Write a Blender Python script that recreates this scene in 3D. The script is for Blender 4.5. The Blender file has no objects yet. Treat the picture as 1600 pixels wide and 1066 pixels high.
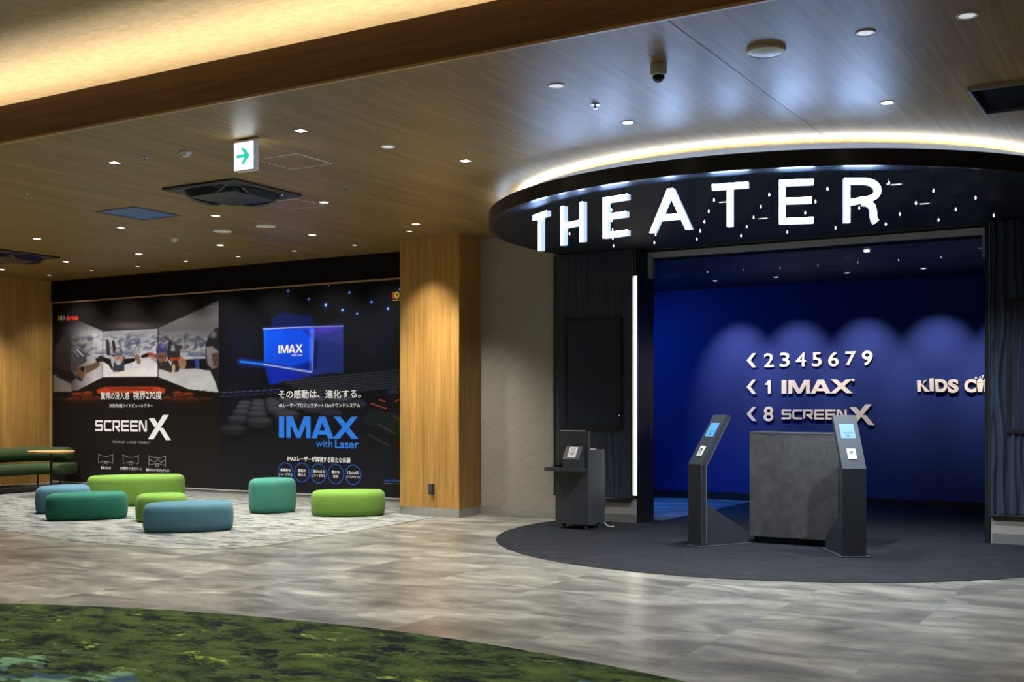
import bpy, bmesh, math, random
import numpy as np
from mathutils import Vector, Matrix

random.seed(7)
S = bpy.context.scene
COL = S.collection

# ------------------------------------------------------------------ camera frame
F, CX, HY, EYE = 1783.0, 800.0, 637.0, 1.35
YAW = math.atan(1060 / F)
SN, CS = math.sin(YAW), math.cos(YAW)

def ray(u, v):
    a = (u - CX) / F
    return (-SN + a * CS, CS + a * SN, (HY - v) / F)
def at_z(u, v, z):
    r = ray(u, v); t = (z - EYE) / r[2]
    return (r[0] * t, r[1] * t, z)
def at_y(u, v, y):
    r = ray(u, v); t = y / r[1]
    return (r[0] * t, y, EYE + r[2] * t)

cam_d = bpy.data.cameras.new('camera'); cam = bpy.data.objects.new('camera', cam_d); COL.objects.link(cam)
cam_d.sensor_width = 36; cam_d.lens = 36 * F / 1600; cam_d.shift_y = (HY - 533) / 1600
cam_d.clip_start = .05; cam_d.clip_end = 100
cam.location = (0, 0, EYE); cam.rotation_euler = (math.pi / 2, 0, YAW)
S.camera = cam
S.view_settings.view_transform = 'Standard'; S.view_settings.look = 'None'
S.view_settings.exposure = 0.4; S.view_settings.gamma = 1; S.view_settings.use_curve_mapping = False
w = bpy.data.worlds.new('world'); S.world = w; w.use_nodes = True
w.node_tree.nodes['Background'].inputs[0].default_value = (.5, .55, .6, 1)
w.node_tree.nodes['Background'].inputs[1].default_value = 0.02
cy = S.cycles
cy.use_denoising = True; cy.max_bounces = 8; cy.diffuse_bounces = 4; cy.glossy_bounces = 4
cy.transparent_max_bounces = 12; cy.sample_clamp_indirect = 4.0; cy.caustics_reflective = False; cy.caustics_refractive = False
try: cy.use_light_tree = True
except Exception: pass

# ------------------------------------------------------------------ colour + materials
def lin(c):
    return tuple(((x / 255) / 12.92 if x / 255 <= .04045 else ((x / 255 + .055) / 1.055) ** 2.4) for x in c)
class N:
    def __init__(s, name):
        s.m = bpy.data.materials.new(name); s.m.use_nodes = True
        s.t = s.m.node_tree; s.n = s.t.nodes; s.l = s.t.links
        s.b = s.n['Principled BSDF']
    def new(s, k, **kw):
        nd = s.n.new(k)
        for a, b in kw.items(): setattr(nd, a, b)
        return nd
    def link(s, a, b): s.l.new(a, b)
    def coords(s, scale=(1, 1, 1), rot=(0, 0, 0), loc=(0, 0, 0)):
        tc = s.new('ShaderNodeTexCoord'); mp = s.new('ShaderNodeMapping')
        mp.inputs['Scale'].default_value = scale; mp.inputs['Rotation'].default_value = rot; mp.inputs['Location'].default_value = loc
        s.link(tc.outputs['Object'], mp.inputs[0]); return mp.outputs[0]
    def noise(s, vec, scale=5, detail=4, rough=.55, dist=0):
        n = s.new('ShaderNodeTexNoise'); s.link(vec, n.inputs['Vector'])
        n.inputs['Scale'].default_value = scale; n.inputs['Detail'].default_value = detail
        n.inputs['Roughness'].default_value = rough; n.inputs['Distortion'].default_value = dist
        return n.outputs['Fac']
    def ramp(s, fac, stops, interp='LINEAR'):
        r = s.new('ShaderNodeValToRGB'); cr = r.color_ramp; cr.interpolation = interp
        while len(cr.elements) < len(stops): cr.elements.new(.5)
        for e, (p, c) in zip(cr.elements, stops):
            e.position = p; e.color = (*c, 1) if len(c) == 3 else c
        s.link(fac, r.inputs[0]); return r.outputs[0]
    def mix(s, fac, a, b, mode='MIX'):
        m = s.new('ShaderNodeMix', data_type='RGBA', blend_type=mode)
        for v, i in ((fac, 0), (a, 6), (b, 7)):
            if hasattr(v, 'is_linked') or isinstance(v, bpy.types.NodeSocket): s.link(v, m.inputs[i])
            else: m.inputs[i].default_value = v if i == 0 else (*v, 1)
        return m.outputs[2]
    def bump(s, h, strength=.2, dist=.01):
        b = s.new('ShaderNodeBump'); b.inputs['Strength'].default_value = strength; b.inputs['Distance'].default_value = dist
        s.link(h, b.inputs['Height']); s.link(b.outputs[0], s.b.inputs['Normal'])
    def set(s, color=None, rough=.5, metal=0, spec=.5, emis=None, es=1, coat=0):
        b = s.b
        if color is not None:
            if isinstance(color, bpy.types.NodeSocket): s.link(color, b.inputs['Base Color'])
            else: b.inputs['Base Color'].default_value = (*color, 1)
        if isinstance(rough, bpy.types.NodeSocket): s.link(rough, b.inputs['Roughness'])
        else: b.inputs['Roughness'].default_value = rough
        b.inputs['Metallic'].default_value = metal; b.inputs['Specular IOR Level'].default_value = spec
        if coat: b.inputs['Coat Weight'].default_value = coat; b.inputs['Coat Roughness'].default_value = .08
        if emis is not None:
            b.inputs['Emission Color'].default_value = (*emis, 1); b.inputs['Emission Strength'].default_value = es
        return s.m

def plain(name, c, rough=.5, metal=0, spec=.5, var=.06, scale=30, bump=0):
    k = N(name); c = lin(c); v = k.coords()
    f = k.noise(v, scale, 3)
    col = k.ramp(f, [(.3, tuple(x * (1 - var) for x in c)), (.7, tuple(min(1, x * (1 + var)) for x in c))])
    if bump: k.bump(f, bump, .004)
    return k.set(col, rough, metal, spec)
def glow(name, c, strength, base=(.8, .8, .8)):
    return N(name).set(base, .5, emis=c, es=strength)

def wood(name, axis, light, dark, rough=.4, spec=.5, fine=1.0, panel=None):
    k = N(name)
    st = [26, 26, 26]; st[axis] = .9
    st2 = [90, 90, 90]; st2[axis] = 1.6
    f1 = k.noise(k.coords(tuple(st)), 1, 5, .6, .3)
    f2 = k.noise(k.coords(tuple(st2)), 1 * fine, 3, .6)
    big = [3.2, 3.2, 3.2]; big[axis] = .25
    f3 = k.noise(k.coords(tuple(big)), 1, 2)
    l, d = lin(light), lin(dark)
    c1 = k.ramp(f1, [(.28, d), (.72, l)])
    c2 = k.ramp(f2, [(.3, (.72, .72, .72)), (.7, (1.05, 1.05, 1.05))])
    c3 = k.ramp(f3, [(.3, (.82, .8, .78)), (.7, (1.08, 1.08, 1.08))])
    c = k.mix(1.0, k.mix(1.0, c1, c2, 'MULTIPLY'), c3, 'MULTIPLY')
    k.bump(f2, .08, .003)
    return k.set(c, rough, 0, spec)

M = {}
M['wood_wall'] = wood('oak_wall_veneer', 2, (212, 166, 92), (180, 132, 66), .42)
M['wood_ceiling'] = wood('oak_ceiling_veneer', 1, (172, 138, 78), (128, 100, 50), .47, .65)
M['wood_beam'] = wood('oak_beam_veneer', 0, (160, 114, 72), (128, 88, 52), .45)
M['table_wood'] = wood('table_oak', 0, (206, 164, 104), (170, 126, 72), .4)

def m_cove():
    k = N('cove_wallpaper'); v = k.coords((5, 9, 9)); f = k.noise(v, 2.2, 6, .65, .6)
    c = k.ramp(f, [(.3, lin((186, 166, 130))), (.7, lin((212, 194, 160)))]); k.bump(f, .15, .004)
    return k.set(c, .7, 0, .3)
M['cove'] = m_cove()

def m_floor():
    k = N('stone_plank_tile')
    br = k.new('ShaderNodeTexBrick'); br.offset = .5
    tc = k.coords((1, 1, 1), (0, 0, math.pi / 2), (2.37, 0, 0))
    mp = k.coords((1, 1, 1), (0, 0, 0), (2.37 + .91 * 40, 9.0, 0))
    k.link(mp, br.inputs['Vector'])
    br.inputs['Scale'].default_value = 1; br.inputs['Brick Width'].default_value = .91; br.inputs['Row Height'].default_value = .91
    br.offset = 0.0
    br.inputs['Mortar Size'].default_value = .0016; br.inputs['Mortar Smooth'].default_value = .2
    br.inputs['Color1'].default_value = (0, 0, 0, 1); br.inputs['Color2'].default_value = (1, 1, 1, 1); br.inputs['Mortar'].default_value = (.5, .5, .5, 1)
    b2 = k.new('ShaderNodeTexBrick'); b2.offset = 0.0; k.link(mp, b2.inputs['Vector'])
    b2.inputs['Scale'].default_value = 1; b2.inputs['Brick Width'].default_value = .91; b2.inputs['Row Height'].default_value = .91; b2.inputs['Mortar Size'].default_value = 0
    b2.inputs['Color1'].default_value = (0, 0, 0, 1); b2.inputs['Color2'].default_value = (1, 1, 1, 1)
    off = k.new('ShaderNodeVectorMath', operation='SCALE'); k.link(b2.outputs['Color'], off.inputs[0]); off.inputs['Scale'].default_value = 13.0
    add = k.new('ShaderNodeVectorMath', operation='ADD'); k.link(k.coords((.8, 1.5, 1)), add.inputs[0]); k.link(off.outputs[0], add.inputs[1])
    f1 = k.noise(add.outputs[0], 1.7, 7, .62, .6)
    add2 = k.new('ShaderNodeVectorMath', operation='ADD'); k.link(k.coords((1.4, 5, 1)), add2.inputs[0]); k.link(off.outputs[0], add2.inputs[1])
    f2 = k.noise(add2.outputs[0], 2.2, 6, .7, .5)
    c1 = k.ramp(f1, [(.28, lin((80, 79, 74))), (.45, lin((112, 111, 104))), (.58, lin((142, 141, 132))), (.72, lin((182, 181, 170)))])
    c2 = k.ramp(f2, [(.3, (.74, .73, .72)), (.5, (.97, .97, .97)), (.7, (1.08, 1.08, 1.06))])
    c = k.mix(1.0, c1, c2, 'MULTIPLY')
    ton = k.ramp(b2.outputs['Color'], [(0, (.93, .92, .91)), (1, (1.04, 1.04, 1.04))])
    c = k.mix(1.0, c, ton, 'MULTIPLY')
    c = k.mix(br.outputs['Fac'], c, lin((96, 92, 84)))
    r = k.ramp(f2, [(.3, (.36,) * 3), (.7, (.26,) * 3)])
    k.bump(f2, .05, .002)
    return k.set(c, r, 0, .5)
M['floor'] = m_floor()

def m_carpet(name, stops, scales=(2.2, 6, 1), fine=.35, second=None, rough=.95):
    k = N(name)
    f1 = k.noise(k.coords((scales[0], scales[1], 1)), 1, 8, .7, .4)
    c = k.ramp(f1, stops)
    if second:
        f3 = k.noise(k.coords((second[0], second[1], 1), (0, 0, 0), (7, 3, 0)), 1, 7, .68, .3)
        g = k.ramp(f3, second[2])
        c = k.mix(g, c, second[3]) if not isinstance(second[3], list) else k.mix(g, c, k.ramp(k.noise(k.coords((1.1, 1.1, 1)), 1, 2), second[3]))
    f2 = k.noise(k.coords((220, 220, 220)), 1, 2)
    c = k.mix(1.0, c, k.ramp(f2, [(.3, (1 - fine,) * 3), (.7, (1 + fine * .5,) * 3)]), 'MULTIPLY')
    k.bump(f2, .5, .006)
    return k.set(c, rough, 0, .15)
M['carpet_grey'] = m_carpet('pale_patchy_carpet', [(.34, lin((82, 85, 88))), (.42, lin((112, 116, 115))), (.5, lin((132, 136, 131))), (.62, lin((150, 153, 147)))], (3.0, 7), .2,
    (2.4, 7.5, [(.55, (0, 0, 0)), (.60, (.9, .9, .9))], lin((58, 62, 68))))
M['carpet_dark'] = m_carpet('charcoal_carpet', [(.3, lin((26, 28, 32))), (.5, lin((38, 40, 45))), (.7, lin((52, 54, 59)))], (3, 14), .4)
def m_green():
    k = N('moss_carpet')
    f1 = k.noise(k.coords((2.4, 3.8, 1)), 1.5, 12, .76, .5)
    c = k.ramp(f1, [(.36, lin((16, 24, 20))), (.45, lin((28, 42, 24))), (.49, lin((50, 64, 32))), (.58, lin((64, 79, 38))), (.66, lin((72, 90, 38)))])
    f3 = k.noise(k.coords((1.6, 2.8, 1), (0, 0, 0), (5, 9, 0)), 1.6, 12, .74, .5)
    c = k.mix(k.ramp(f3, [(.60, (0, 0, 0)), (.63, (.9, .9, .9))]), c, lin((130, 148, 62)))
    f4 = k.noise(k.coords((1.9, 3.2, 1), (0, 0, 0), (15, 2, 0)), 1.5, 12, .78, .4)
    c = k.mix(k.ramp(f4, [(.55, (0, 0, 0)), (.575, (1, 1, 1))]), c, lin((14, 20, 28)))
    # pale teal and blue flecks that begin towards the middle of the carpet
    tc = k.new('ShaderNodeTexCoord'); sp = k.new('ShaderNodeSeparateXYZ'); k.link(tc.outputs['Object'], sp.inputs[0])
    mr = k.new('ShaderNodeMapRange'); k.link(sp.outputs['Y'], mr.inputs[0])
    mr.inputs[1].default_value = 4.35; mr.inputs[2].default_value = 3.7; mr.inputs[3].default_value = -.14; mr.inputs[4].default_value = .06
    f5 = k.noise(k.coords((1.8, 3.6, 1), (0, 0, 0), (3, 31, 0)), 1.6, 8, .7, .5)
    ad = k.new('ShaderNodeMath', operation='ADD'); k.link(f5, ad.inputs[0]); k.link(mr.outputs[0], ad.inputs[1])
    f6 = k.noise(k.coords((1.3, 1.9, 1)), 1.5, 3)
    tl = k.ramp(f6, [(.44, lin((44, 66, 88))), (.5, lin((80, 112, 92))), (.6, lin((100, 134, 98)))])
    c = k.mix(k.ramp(ad.outputs[0], [(.54, (0, 0, 0)), (.57, (1, 1, 1))]), c, tl)
    f2 = k.noise(k.coords((260, 260, 260)), 1, 2)
    c = k.mix(1.0, c, k.ramp(f2, [(.3, (.7,) * 3), (.7, (1.15,) * 3)]), 'MULTIPLY')
    k.bump(f2, .5, .006)
    return k.set(c, .95, 0, .12)
M['carpet_green'] = m_green()

def m_plaster():
    k = N('scratched_stone_plaster')
    mp2 = k.new('ShaderNodeMapping'); mp2.inputs['Scale'].default_value = (3, 3, 34)
    k.link(k.coords((1, 1, 1), (0, math.radians(30), 0)), mp2.inputs[0])
    f = k.noise(mp2.outputs[0], 1.2, 5, .6, .25)
    c = k.ramp(f, [(.3, lin((154, 148, 138))), (.5, lin((161, 155, 145))), (.7, lin((167, 161, 151)))]); k.bump(f, .18, .006)
    return k.set(c, .75, 0, .3)
M['plaster'] = m_plaster()
def m_navy():
    k = N('navy_wall_paint'); f = k.noise(k.coords((60, 60, 60)), 1, 3)
    c = k.ramp(f, [(.3, (.022, .038, .155)), (.7, (.027, .044, .176))])
    return k.set(c, .8, 0, .04)
M['navy'] = m_navy()
def m_darkwood():
    k = N('dark_wavy_panel')
    f = k.noise(k.coords((40, 40, .9)), 1, 4, .6, .4)
    c = k.ramp(f, [(.3, lin((36, 43, 56))), (.7, lin((62, 72, 90)))])
    r = k.ramp(f, [(.3, (.3,) * 3), (.7, (.42,) * 3)])
    return k.set(c, r, 0, .5)
M['dark_panel'] = m_darkwood()
def m_slate():
    k = N('slate_laminate')
    f = k.noise(k.coords((3, 3, 3)), 1.6, 8, .68, 1.4)
    c = k.ramp(f, [(.28, lin((70, 69, 70))), (.5, lin((86, 85, 86))), (.72, lin((102, 101, 101)))])
    return k.set(c, .5, 0, .4)
M['slate'] = m_slate()
def m_fabric(name, a, b):
    k = N(name)
    f = k.noise(k.coords((60, 60, 60)), 1, 3); g = k.noise(k.coords((4, 4, 4)), 1, 3)
    c = k.mix(.5, k.ramp(f, [(.3, lin(b)), (.7, lin(a))]), k.ramp(g, [(.3, lin(b)), (.7, lin(a))]))
    f2 = k.noise(k.coords((300, 300, 300)), 1, 1); k.bump(f2, .25, .003)
    m = k.set(c, .9, 0, .2); k.b.inputs['Sheen Weight'].default_value = .05; return m
M['f_blue'] = m_fabric('blue_felt', (80, 121, 137), (67, 107, 125))
M['f_dkgreen'] = m_fabric('bottle_green_felt', (40, 110, 92), (33, 97, 81))
M['f_teal'] = m_fabric('teal_felt', (67, 131, 117), (55, 117, 105))
M['f_lime'] = m_fabric('lime_felt', (108, 147, 62), (96, 135, 51))
M['f_lime2'] = m_fabric('leaf_green_felt', (112, 151, 67), (99, 138, 55))
M['f_bench'] = m_fabric('forest_green_upholstery', (60, 80, 48), (45, 63, 36))
M['black'] = plain('black_powder_coat', (24, 25, 28), .45)
M['charcoal'] = plain('charcoal_lacquer', (60, 63, 70), .55, 0, .25)
M['charcoal2'] = plain('graphite_sheet', (68, 70, 75), .5)
M['blackwall'] = plain('black_wall_paint', (15, 14, 14), .6, 0, .15)
M['fascia'] = plain('black_fascia_paint', (30, 30, 34), .35, 0, .5)
M['soffit'] = plain('smoked_soffit', (34, 40, 50), .6, 0, .2)
M['ringwhite'] = plain('pale_grey_upstand', (206, 206, 204), .5)
M['steel'] = plain('brushed_steel', (176, 176, 178), .3, 1.0)
M['skirting'] = plain('satin_metal_skirting', (196, 194, 190), .34, .75)
M['skirt_pale'] = plain('pale_skirting', (186, 186, 184), .4, .2)
M['brass'] = plain('brass_strip', (206, 170, 118), .4, .25)
M['white'] = plain('white_plastic', (244, 242, 236), .45)
M['darktrim'] = plain('dark_trim', (30, 28, 26), .5)
M['acnavy'] = plain('dark_unit_plastic', (38, 43, 54), .4)
M['acnavy2'] = plain('unit_grille_plastic', (30, 34, 44), .45)
M['filter'] = plain('blue_grey_filter', (62, 112, 184), .4)
M['gold'] = plain('champagne_letter', (250, 236, 214), .45, 0, .5)
M['screen'] = N('dark_screen_glass').set(lin((46, 52, 70)), .3, 0, .5)
M['darkint'] = plain('dark_interior_ceiling', (34, 36, 46), .5)
M['dome'] = N('smoked_dome').set((.01, .01, .012), .06, 0, .6)
M['silver'] = plain('silver_fitting', (200, 200, 204), .3, .8)
M['print_white'] = plain('white_print', (246, 246, 252), .6)
M['print_blue'] = plain('blue_print', (36, 128, 246), .6)
M['print_ring'] = plain('blue_ring_print', (30, 92, 200), .6)
M['print_red'] = plain('red_print', (176, 48, 26), .6)
M['print_yellow'] = plain('yellow_print', (190, 164, 52), .6)
M['print_grey'] = plain('grey_print', (150, 150, 156), .6)
M['print_green'] = N('green_arrow').set(lin((30, 170, 150)), .5, emis=lin((40, 180, 160)), es=1.0)
M['print_dark'] = plain('dark_print', (90, 120, 120), .6)
M['led_warm'] = glow('warm_led', (1, .90, .72), 19)
M['led_ring'] = glow('ring_led', (.98, .98, 1), 18)
M['fill_cool'] = glow('cool_fill_ring', (.50, .70, 1), 2.6)
M['led_strip'] = glow('strip_led', (1, .93, .80), 7)
M['led_lens'] = glow('downlight_lens', (1, .92, .78), 10)
M['led_dim'] = glow('dim_lens', (1, .93, .82), .9)
M['letter'] = glow('lit_letter', (.38, .58, 1), 36)
M['letter_side'] = glow('lit_letter_return', (.45, .65, 1), .8)
M['exit'] = glow('exit_diffuser', (.9, .95, 1), 3.5)
M['kscreen'] = glow('kiosk_screen', lin((96, 176, 240)), .85, (.02, .03, .04))
M['kprint'] = glow('kiosk_screen_mark', lin((30, 110, 170)), .5, (.02, .03, .04))
M['red_led'] = glow('standby_led', (1, .1, .12), 1.2)
M['bulbcore'] = glow('bulb_glint', (.86, .92, 1), 5)
M['spot_violet'] = glow('spot_lens', (.9, .9, 1), 3)

def m_glass(name, tint=(1, 1, 1), ior=1.5):
    k = N(name); n = k.n; out = n['Material Output']; n.remove(k.b)
    fr = k.new('ShaderNodeFresnel'); fr.inputs[0].default_value = ior
    tr = k.new('ShaderNodeBsdfTransparent'); tr.inputs[0].default_value = (*tint, 1)
    gl = k.new('ShaderNodeBsdfGlossy'); gl.inputs['Roughness'].default_value = .02
    mx = k.new('ShaderNodeMixShader'); k.link(fr.outputs[0], mx.inputs[0]); k.link(tr.outputs[0], mx.inputs[1]); k.link(gl.outputs[0], mx.inputs[2])
    k.link(mx.outputs[0], out.inputs[0]); return k.m
M['glass'] = m_glass('transom_glass', (.86, .9, 1), 1.6)
M['bulbglass'] = m_glass('bulb_glass', (.96, .97, 1), 1.5)

# ------------------------------------------------------------------ mesh building
class MB:
    def __init__(s): s.v, s.f, s.mi = [], [], []
    def add(s, vs, fs, mi=0):
        o = len(s.v); s.v += [tuple(p) for p in vs]
        for f in fs: s.f.append(tuple(i + o for i in f)); s.mi.append(mi)
        return s
    def box(s, a, b, mi=0):
        (x0, y0, z0), (x1, y1, z1) = a, b
        x0, x1 = min(x0, x1), max(x0, x1); y0, y1 = min(y0, y1), max(y0, y1); z0, z1 = min(z0, z1), max(z0, z1)
        return s.add([(x0, y0, z0), (x1, y0, z0), (x1, y1, z0), (x0, y1, z0), (x0, y0, z1), (x1, y0, z1), (x1, y1, z1), (x0, y1, z1)],
            [(0, 3, 2, 1), (4, 5, 6, 7), (0, 1, 5, 4), (1, 2, 6, 5), (2, 3, 7, 6), (3, 0, 4, 7)], mi)
    def prism(s, poly, z0, z1, mi=0, fn=None):
        n = len(poly); fn = fn or (lambda p, z: (p[0], p[1], z))
        s.add([fn(p, z0) for p in poly] + [fn(p, z1) for p in poly],
            [tuple(range(n))[::-1], tuple(range(n, 2 * n))] + [(i, (i + 1) % n, n + (i + 1) % n, n + i) for i in range(n)], mi)
        return s
    def rings(s, rings, cap=True, mi=0, close=True):
        n = len(rings[0]); vs = [p for r in rings for p in r]; fs = []
        for k in range(len(rings) - 1):
            for i in range(n if close else n - 1):
                j = (i + 1) % n
                fs.append((k * n + i, k * n + j, (k + 1) * n + j, (k + 1) * n + i))
        if cap: fs += [tuple(range(n))[::-1], tuple(range((len(rings) - 1) * n, len(rings) * n))]
        return s.add(vs, fs, mi)
    def lathe(s, prof, c=(0, 0, 0), n=24, mi=0, cap=True):
        return s.rings([[(c[0] + r * math.cos(2 * math.pi * i / n), c[1] + r * math.sin(2 * math.pi * i / n), c[2] + z) for i in range(n)] for r, z in prof], cap, mi)
    def tube(s, pts, r, n=10, mi=0, cap=True):
        pts = [Vector(p) for p in pts]; rs = []; up = Vector((0, 0, 1))
        rad = r if hasattr(r, '__len__') else [r] * len(pts)
        for i, p in enumerate(pts):
            d = (pts[min(i + 1, len(pts) - 1)] - pts[max(i - 1, 0)]).normalized()
            a = d.cross(up)
            if a.length < 1e-4: a = Vector((1, 0, 0))
            a.normalize(); b = d.cross(a)
            rs.append([tuple(p + (a * math.cos(2 * math.pi * k / n) + b * math.sin(2 * math.pi * k / n)) * rad[i]) for k in range(n)])
        return s.rings(rs, cap, mi)
    def build(s, name, mats, parent=None, smooth=False, bevel=0, loc=None, rot=None, local=True, angle=35):
        me = bpy.data.meshes.new(name); me.from_pydata(s.v, [], s.f)
        for m in (mats if isinstance(mats, (list, tuple)) else [mats]): me.materials.append(m)
        me.polygons.foreach_set('material_index', s.mi)
        bm = bmesh.new(); bm.from_mesh(me); bmesh.ops.recalc_face_normals(bm, faces=bm.faces)
        if bevel: bmesh.ops.bevel(bm, geom=[e for e in bm.edges if len(e.link_faces) == 2 and e.calc_face_angle(0) > .5], offset=bevel, segments=2, profile=.6, affect='EDGES', clamp_overlap=True)
        if smooth:
            for f in bm.faces: f.smooth = True
            for e in bm.edges:
                if len(e.link_faces) == 2 and e.calc_face_angle(0) > math.radians(angle): e.smooth = False
        bm.to_mesh(me); bm.free()
        return link(name, me, parent, loc, rot)
def link(name, me, parent=None, loc=None, rot=None):
    o = bpy.data.objects.new(name, me); COL.objects.link(o)
    if loc is not None: o.location = loc
    if rot is not None: o.rotation_euler = rot
    if parent is not None: o.parent = parent
    return o
def tag(o, label, cat, group=None, kind=None):
    o['label'] = label; o['category'] = cat
    if group: o['group'] = group
    if kind: o['kind'] = kind
    return o
def struct(o): o['kind'] = 'structure'; return o
def thing(name, loc, label, cat, group=None, rz=0):
    o = bpy.data.objects.new(name, None); COL.objects.link(o); o.location = loc; o.rotation_euler = (0, 0, rz); o.empty_display_size = .1
    return tag(o, label, cat, group)
def copy_tree(o, parent=None):
    c = o.copy(); COL.objects.link(c)
    if parent is not None: c.parent = parent
    for ch in list(o.children): copy_tree(ch, c)
    return c
def shift(mb, d):
    mb.v = [(x - d[0], y - d[1], z - d[2]) for x, y, z in mb.v]; return mb

# ---- flat letters: polygons in a unit box, optionally extruded, mapped to a frame
def stroke(path, w):
    """a mitred strip along a 2-D path, as quads"""
    P = [Vector(p) for p in path]; L, R = [], []
    for i, p in enumerate(P):
        d0 = (P[i] - P[i - 1]).normalized() if i else None
        d1 = (P[i + 1] - P[i]).normalized() if i < len(P) - 1 else None
        if d0 is None: d0 = d1
        if d1 is None: d1 = d0
        n0 = Vector((-d0.y, d0.x)); n1 = Vector((-d1.y, d1.x)); m = (n0 + n1).normalized()
        k = w / 2 / max(.35, m.dot(n0))
        L.append(tuple(p + m * k)); R.append(tuple(p - m * k))
    return [[L[i], L[i + 1], R[i + 1], R[i]] for i in range(len(P) - 1)]
def polys_fit(polys, x0, x1, y0, y1):
    xs = [p[0] for q in polys for p in q]; ys = [p[1] for q in polys for p in q]
    a, b, c, d = min(xs), max(xs), min(ys), max(ys)
    return [[(x0 + (p[0] - a) / (b - a) * (x1 - x0), y0 + (p[1] - c) / (d - c) * (y1 - y0)) for p in q] for q in polys]
IMAX_P = [[[(0, 0), (.27, 0), (.27, 1), (0, 1)]],
    [[(.38, 0), (.60, 0), (.60, .68), (.60, 1), (.38, 1)], [(.60, 1), (.60, .62), (.88, 0), (1.08, 0), (.98, .28), (.70, 1)],
     [(.98, .28), (1.08, 0), (1.36, .62), (1.36, 1), (1.26, 1)], [(1.36, 0), (1.58, 0), (1.58, 1), (1.36, 1)]],
    [[(1.62, 0), (1.88, 0), (2.155, .72), (2.155, 1), (2.0, 1)], [(2.155, 1), (2.155, .72), (2.43, 0), (2.70, 0), (2.31, 1)], [(1.95, .17), (2.36, .17), (2.30, .36), (2.02, .36)]],
    [[(2.66, 0), (2.98, 0), (3.84, 1), (3.54, 1)], [(2.70, 1), (3.02, 1), (3.86, 0), (3.54, 0)]]]
def _screen():
    w = .2; L = {}
    L['S'] = [[(1, .9), (.14, .9), (.1, .86), (.1, .58), (.14, .52), (.86, .52), (.9, .46), (.9, .14), (.86, .1), (0, .1)]]
    L['C'] = [[(1, .9), (.2, .9), (.1, .8), (.1, .2), (.2, .1), (1, .1)]]
    L['R'] = [[(.1, 0), (.1, .9), (.8, .9), (.9, .82), (.9, .5), (.82, .42), (.3, .42)], [(.45, .42), (.92, 0)]]
    L['E'] = [[(1, .9), (.1, .9), (.1, .1), (1, .1)], [(.1, .5), (.94, .5)]]
    L['N'] = [[(.1, 0), (.1, .9), (.28, .9), (.72, .1), (.9, .1), (.9, 1)]]
    out = []; x = 0
    for ch in 'SCREEN':
        q = []
        for p in L[ch]: q += stroke(p, w)
        out.append([[(x + a * .9, b) for a, b in f] for f in q]); x += 1.03
    return out, x
SCREEN_P, SCREEN_W = _screen()
BIGX_P = [[(.0, .0), (.27, .0), (1.0, 1.0), (.73, 1.0)], [(.04, .86), (.32, .86), (.47, .66), (.34, .48)], [(.5, .47), (.74, .47), (1.1, -.02), (.86, -.02)]]
def extruded(polys, depth):
    """polygons facing -Y in a local (x, z) frame; depth along +Y"""
    mb = MB()
    for q in polys:
        a = sum(q[i][0] * q[(i + 1) % len(q)][1] - q[(i + 1) % len(q)][0] * q[i][1] for i in range(len(q)))
        if a < 0: q = q[::-1]
        e = .0004 * (len(mb.f) // (len(q) + 2 if depth else 1) % 12)
        if depth: mb.prism(q, -e, depth, fn=lambda p, z: (p[0], z, p[1]))
        else: mb.add([(p[0], -e * .5, p[1]) for p in q], [tuple(range(len(q)))])
    return mb
def text_geo(body, bold=0, extrude=0, shear=0, spacing=1.0):
    c = bpy.data.curves.new('txt', 'FONT'); c.body = body; c.offset = bold; c.extrude = extrude; c.shear = shear; c.space_character = spacing; c.resolution_u = 6
    o = bpy.data.objects.new('txt', c); COL.objects.link(o)
    bpy.context.view_layer.update()
    me = bpy.data.meshes.new_from_object(o.evaluated_get(bpy.context.evaluated_depsgraph_get()))
    vs = [tuple(v.co) for v in me.vertices]; fs = [tuple(p.vertices) for p in me.polygons]
    bpy.data.objects.remove(o); bpy.data.curves.remove(c); bpy.data.meshes.remove(me)
    return vs, fs
def text_part(name, body, x0, x1, z0, z1, y, mat, parent, bold=0, extrude=0, shear=0, spacing=1.0, tilt=0):
    """lettering facing -Y that fills the box x0..x1, z0..z1 (parent-local)"""
    vs, fs = text_geo(body, 0 if any(ord(c_) > 0x2fff for c_ in body) else bold, .5 if extrude else 0, shear, spacing)
    xs = [v[0] for v in vs]; ys = [v[1] for v in vs]
    a, b, c, d = min(xs), max(xs), min(ys), max(ys)
    out = []
    cjk = any(ord(c_) > 0x2fff for c_ in body)
    if cjk and bold and not extrude:
        n = len(vs); base = [(v[0], v[1], 0) for v in vs]; vs = []; f0 = fs; fs = []
        for k, (dx, dy) in enumerate(((0, 0), (1, 0), (-1, 0), (0, 1), (0, -1))):
            vs += [(v[0] + dx * bold, v[1] + dy * bold, k) for v in base]; fs += [tuple(i + n * k for i in f) for f in f0]
        out = [(x0 + (v[0] - a) / (b - a) * (x1 - x0), y - .0002 * v[2], z0 + (v[1] - c) / (d - c) * (z1 - z0)) for v in vs]
        return MB().add(out, fs).build(name, mat, parent)
    for v in vs:
        X = x0 + (v[0] - a) / (b - a) * (x1 - x0); Z = z0 + (v[1] - c) / (d - c) * (z1 - z0) + tilt * (v[0] - a) / (b - a)
        out.append((X, y - (v[2] + .5) * extrude if extrude else y, Z))
    return MB().add(out, fs).build(name, mat, parent)

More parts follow.
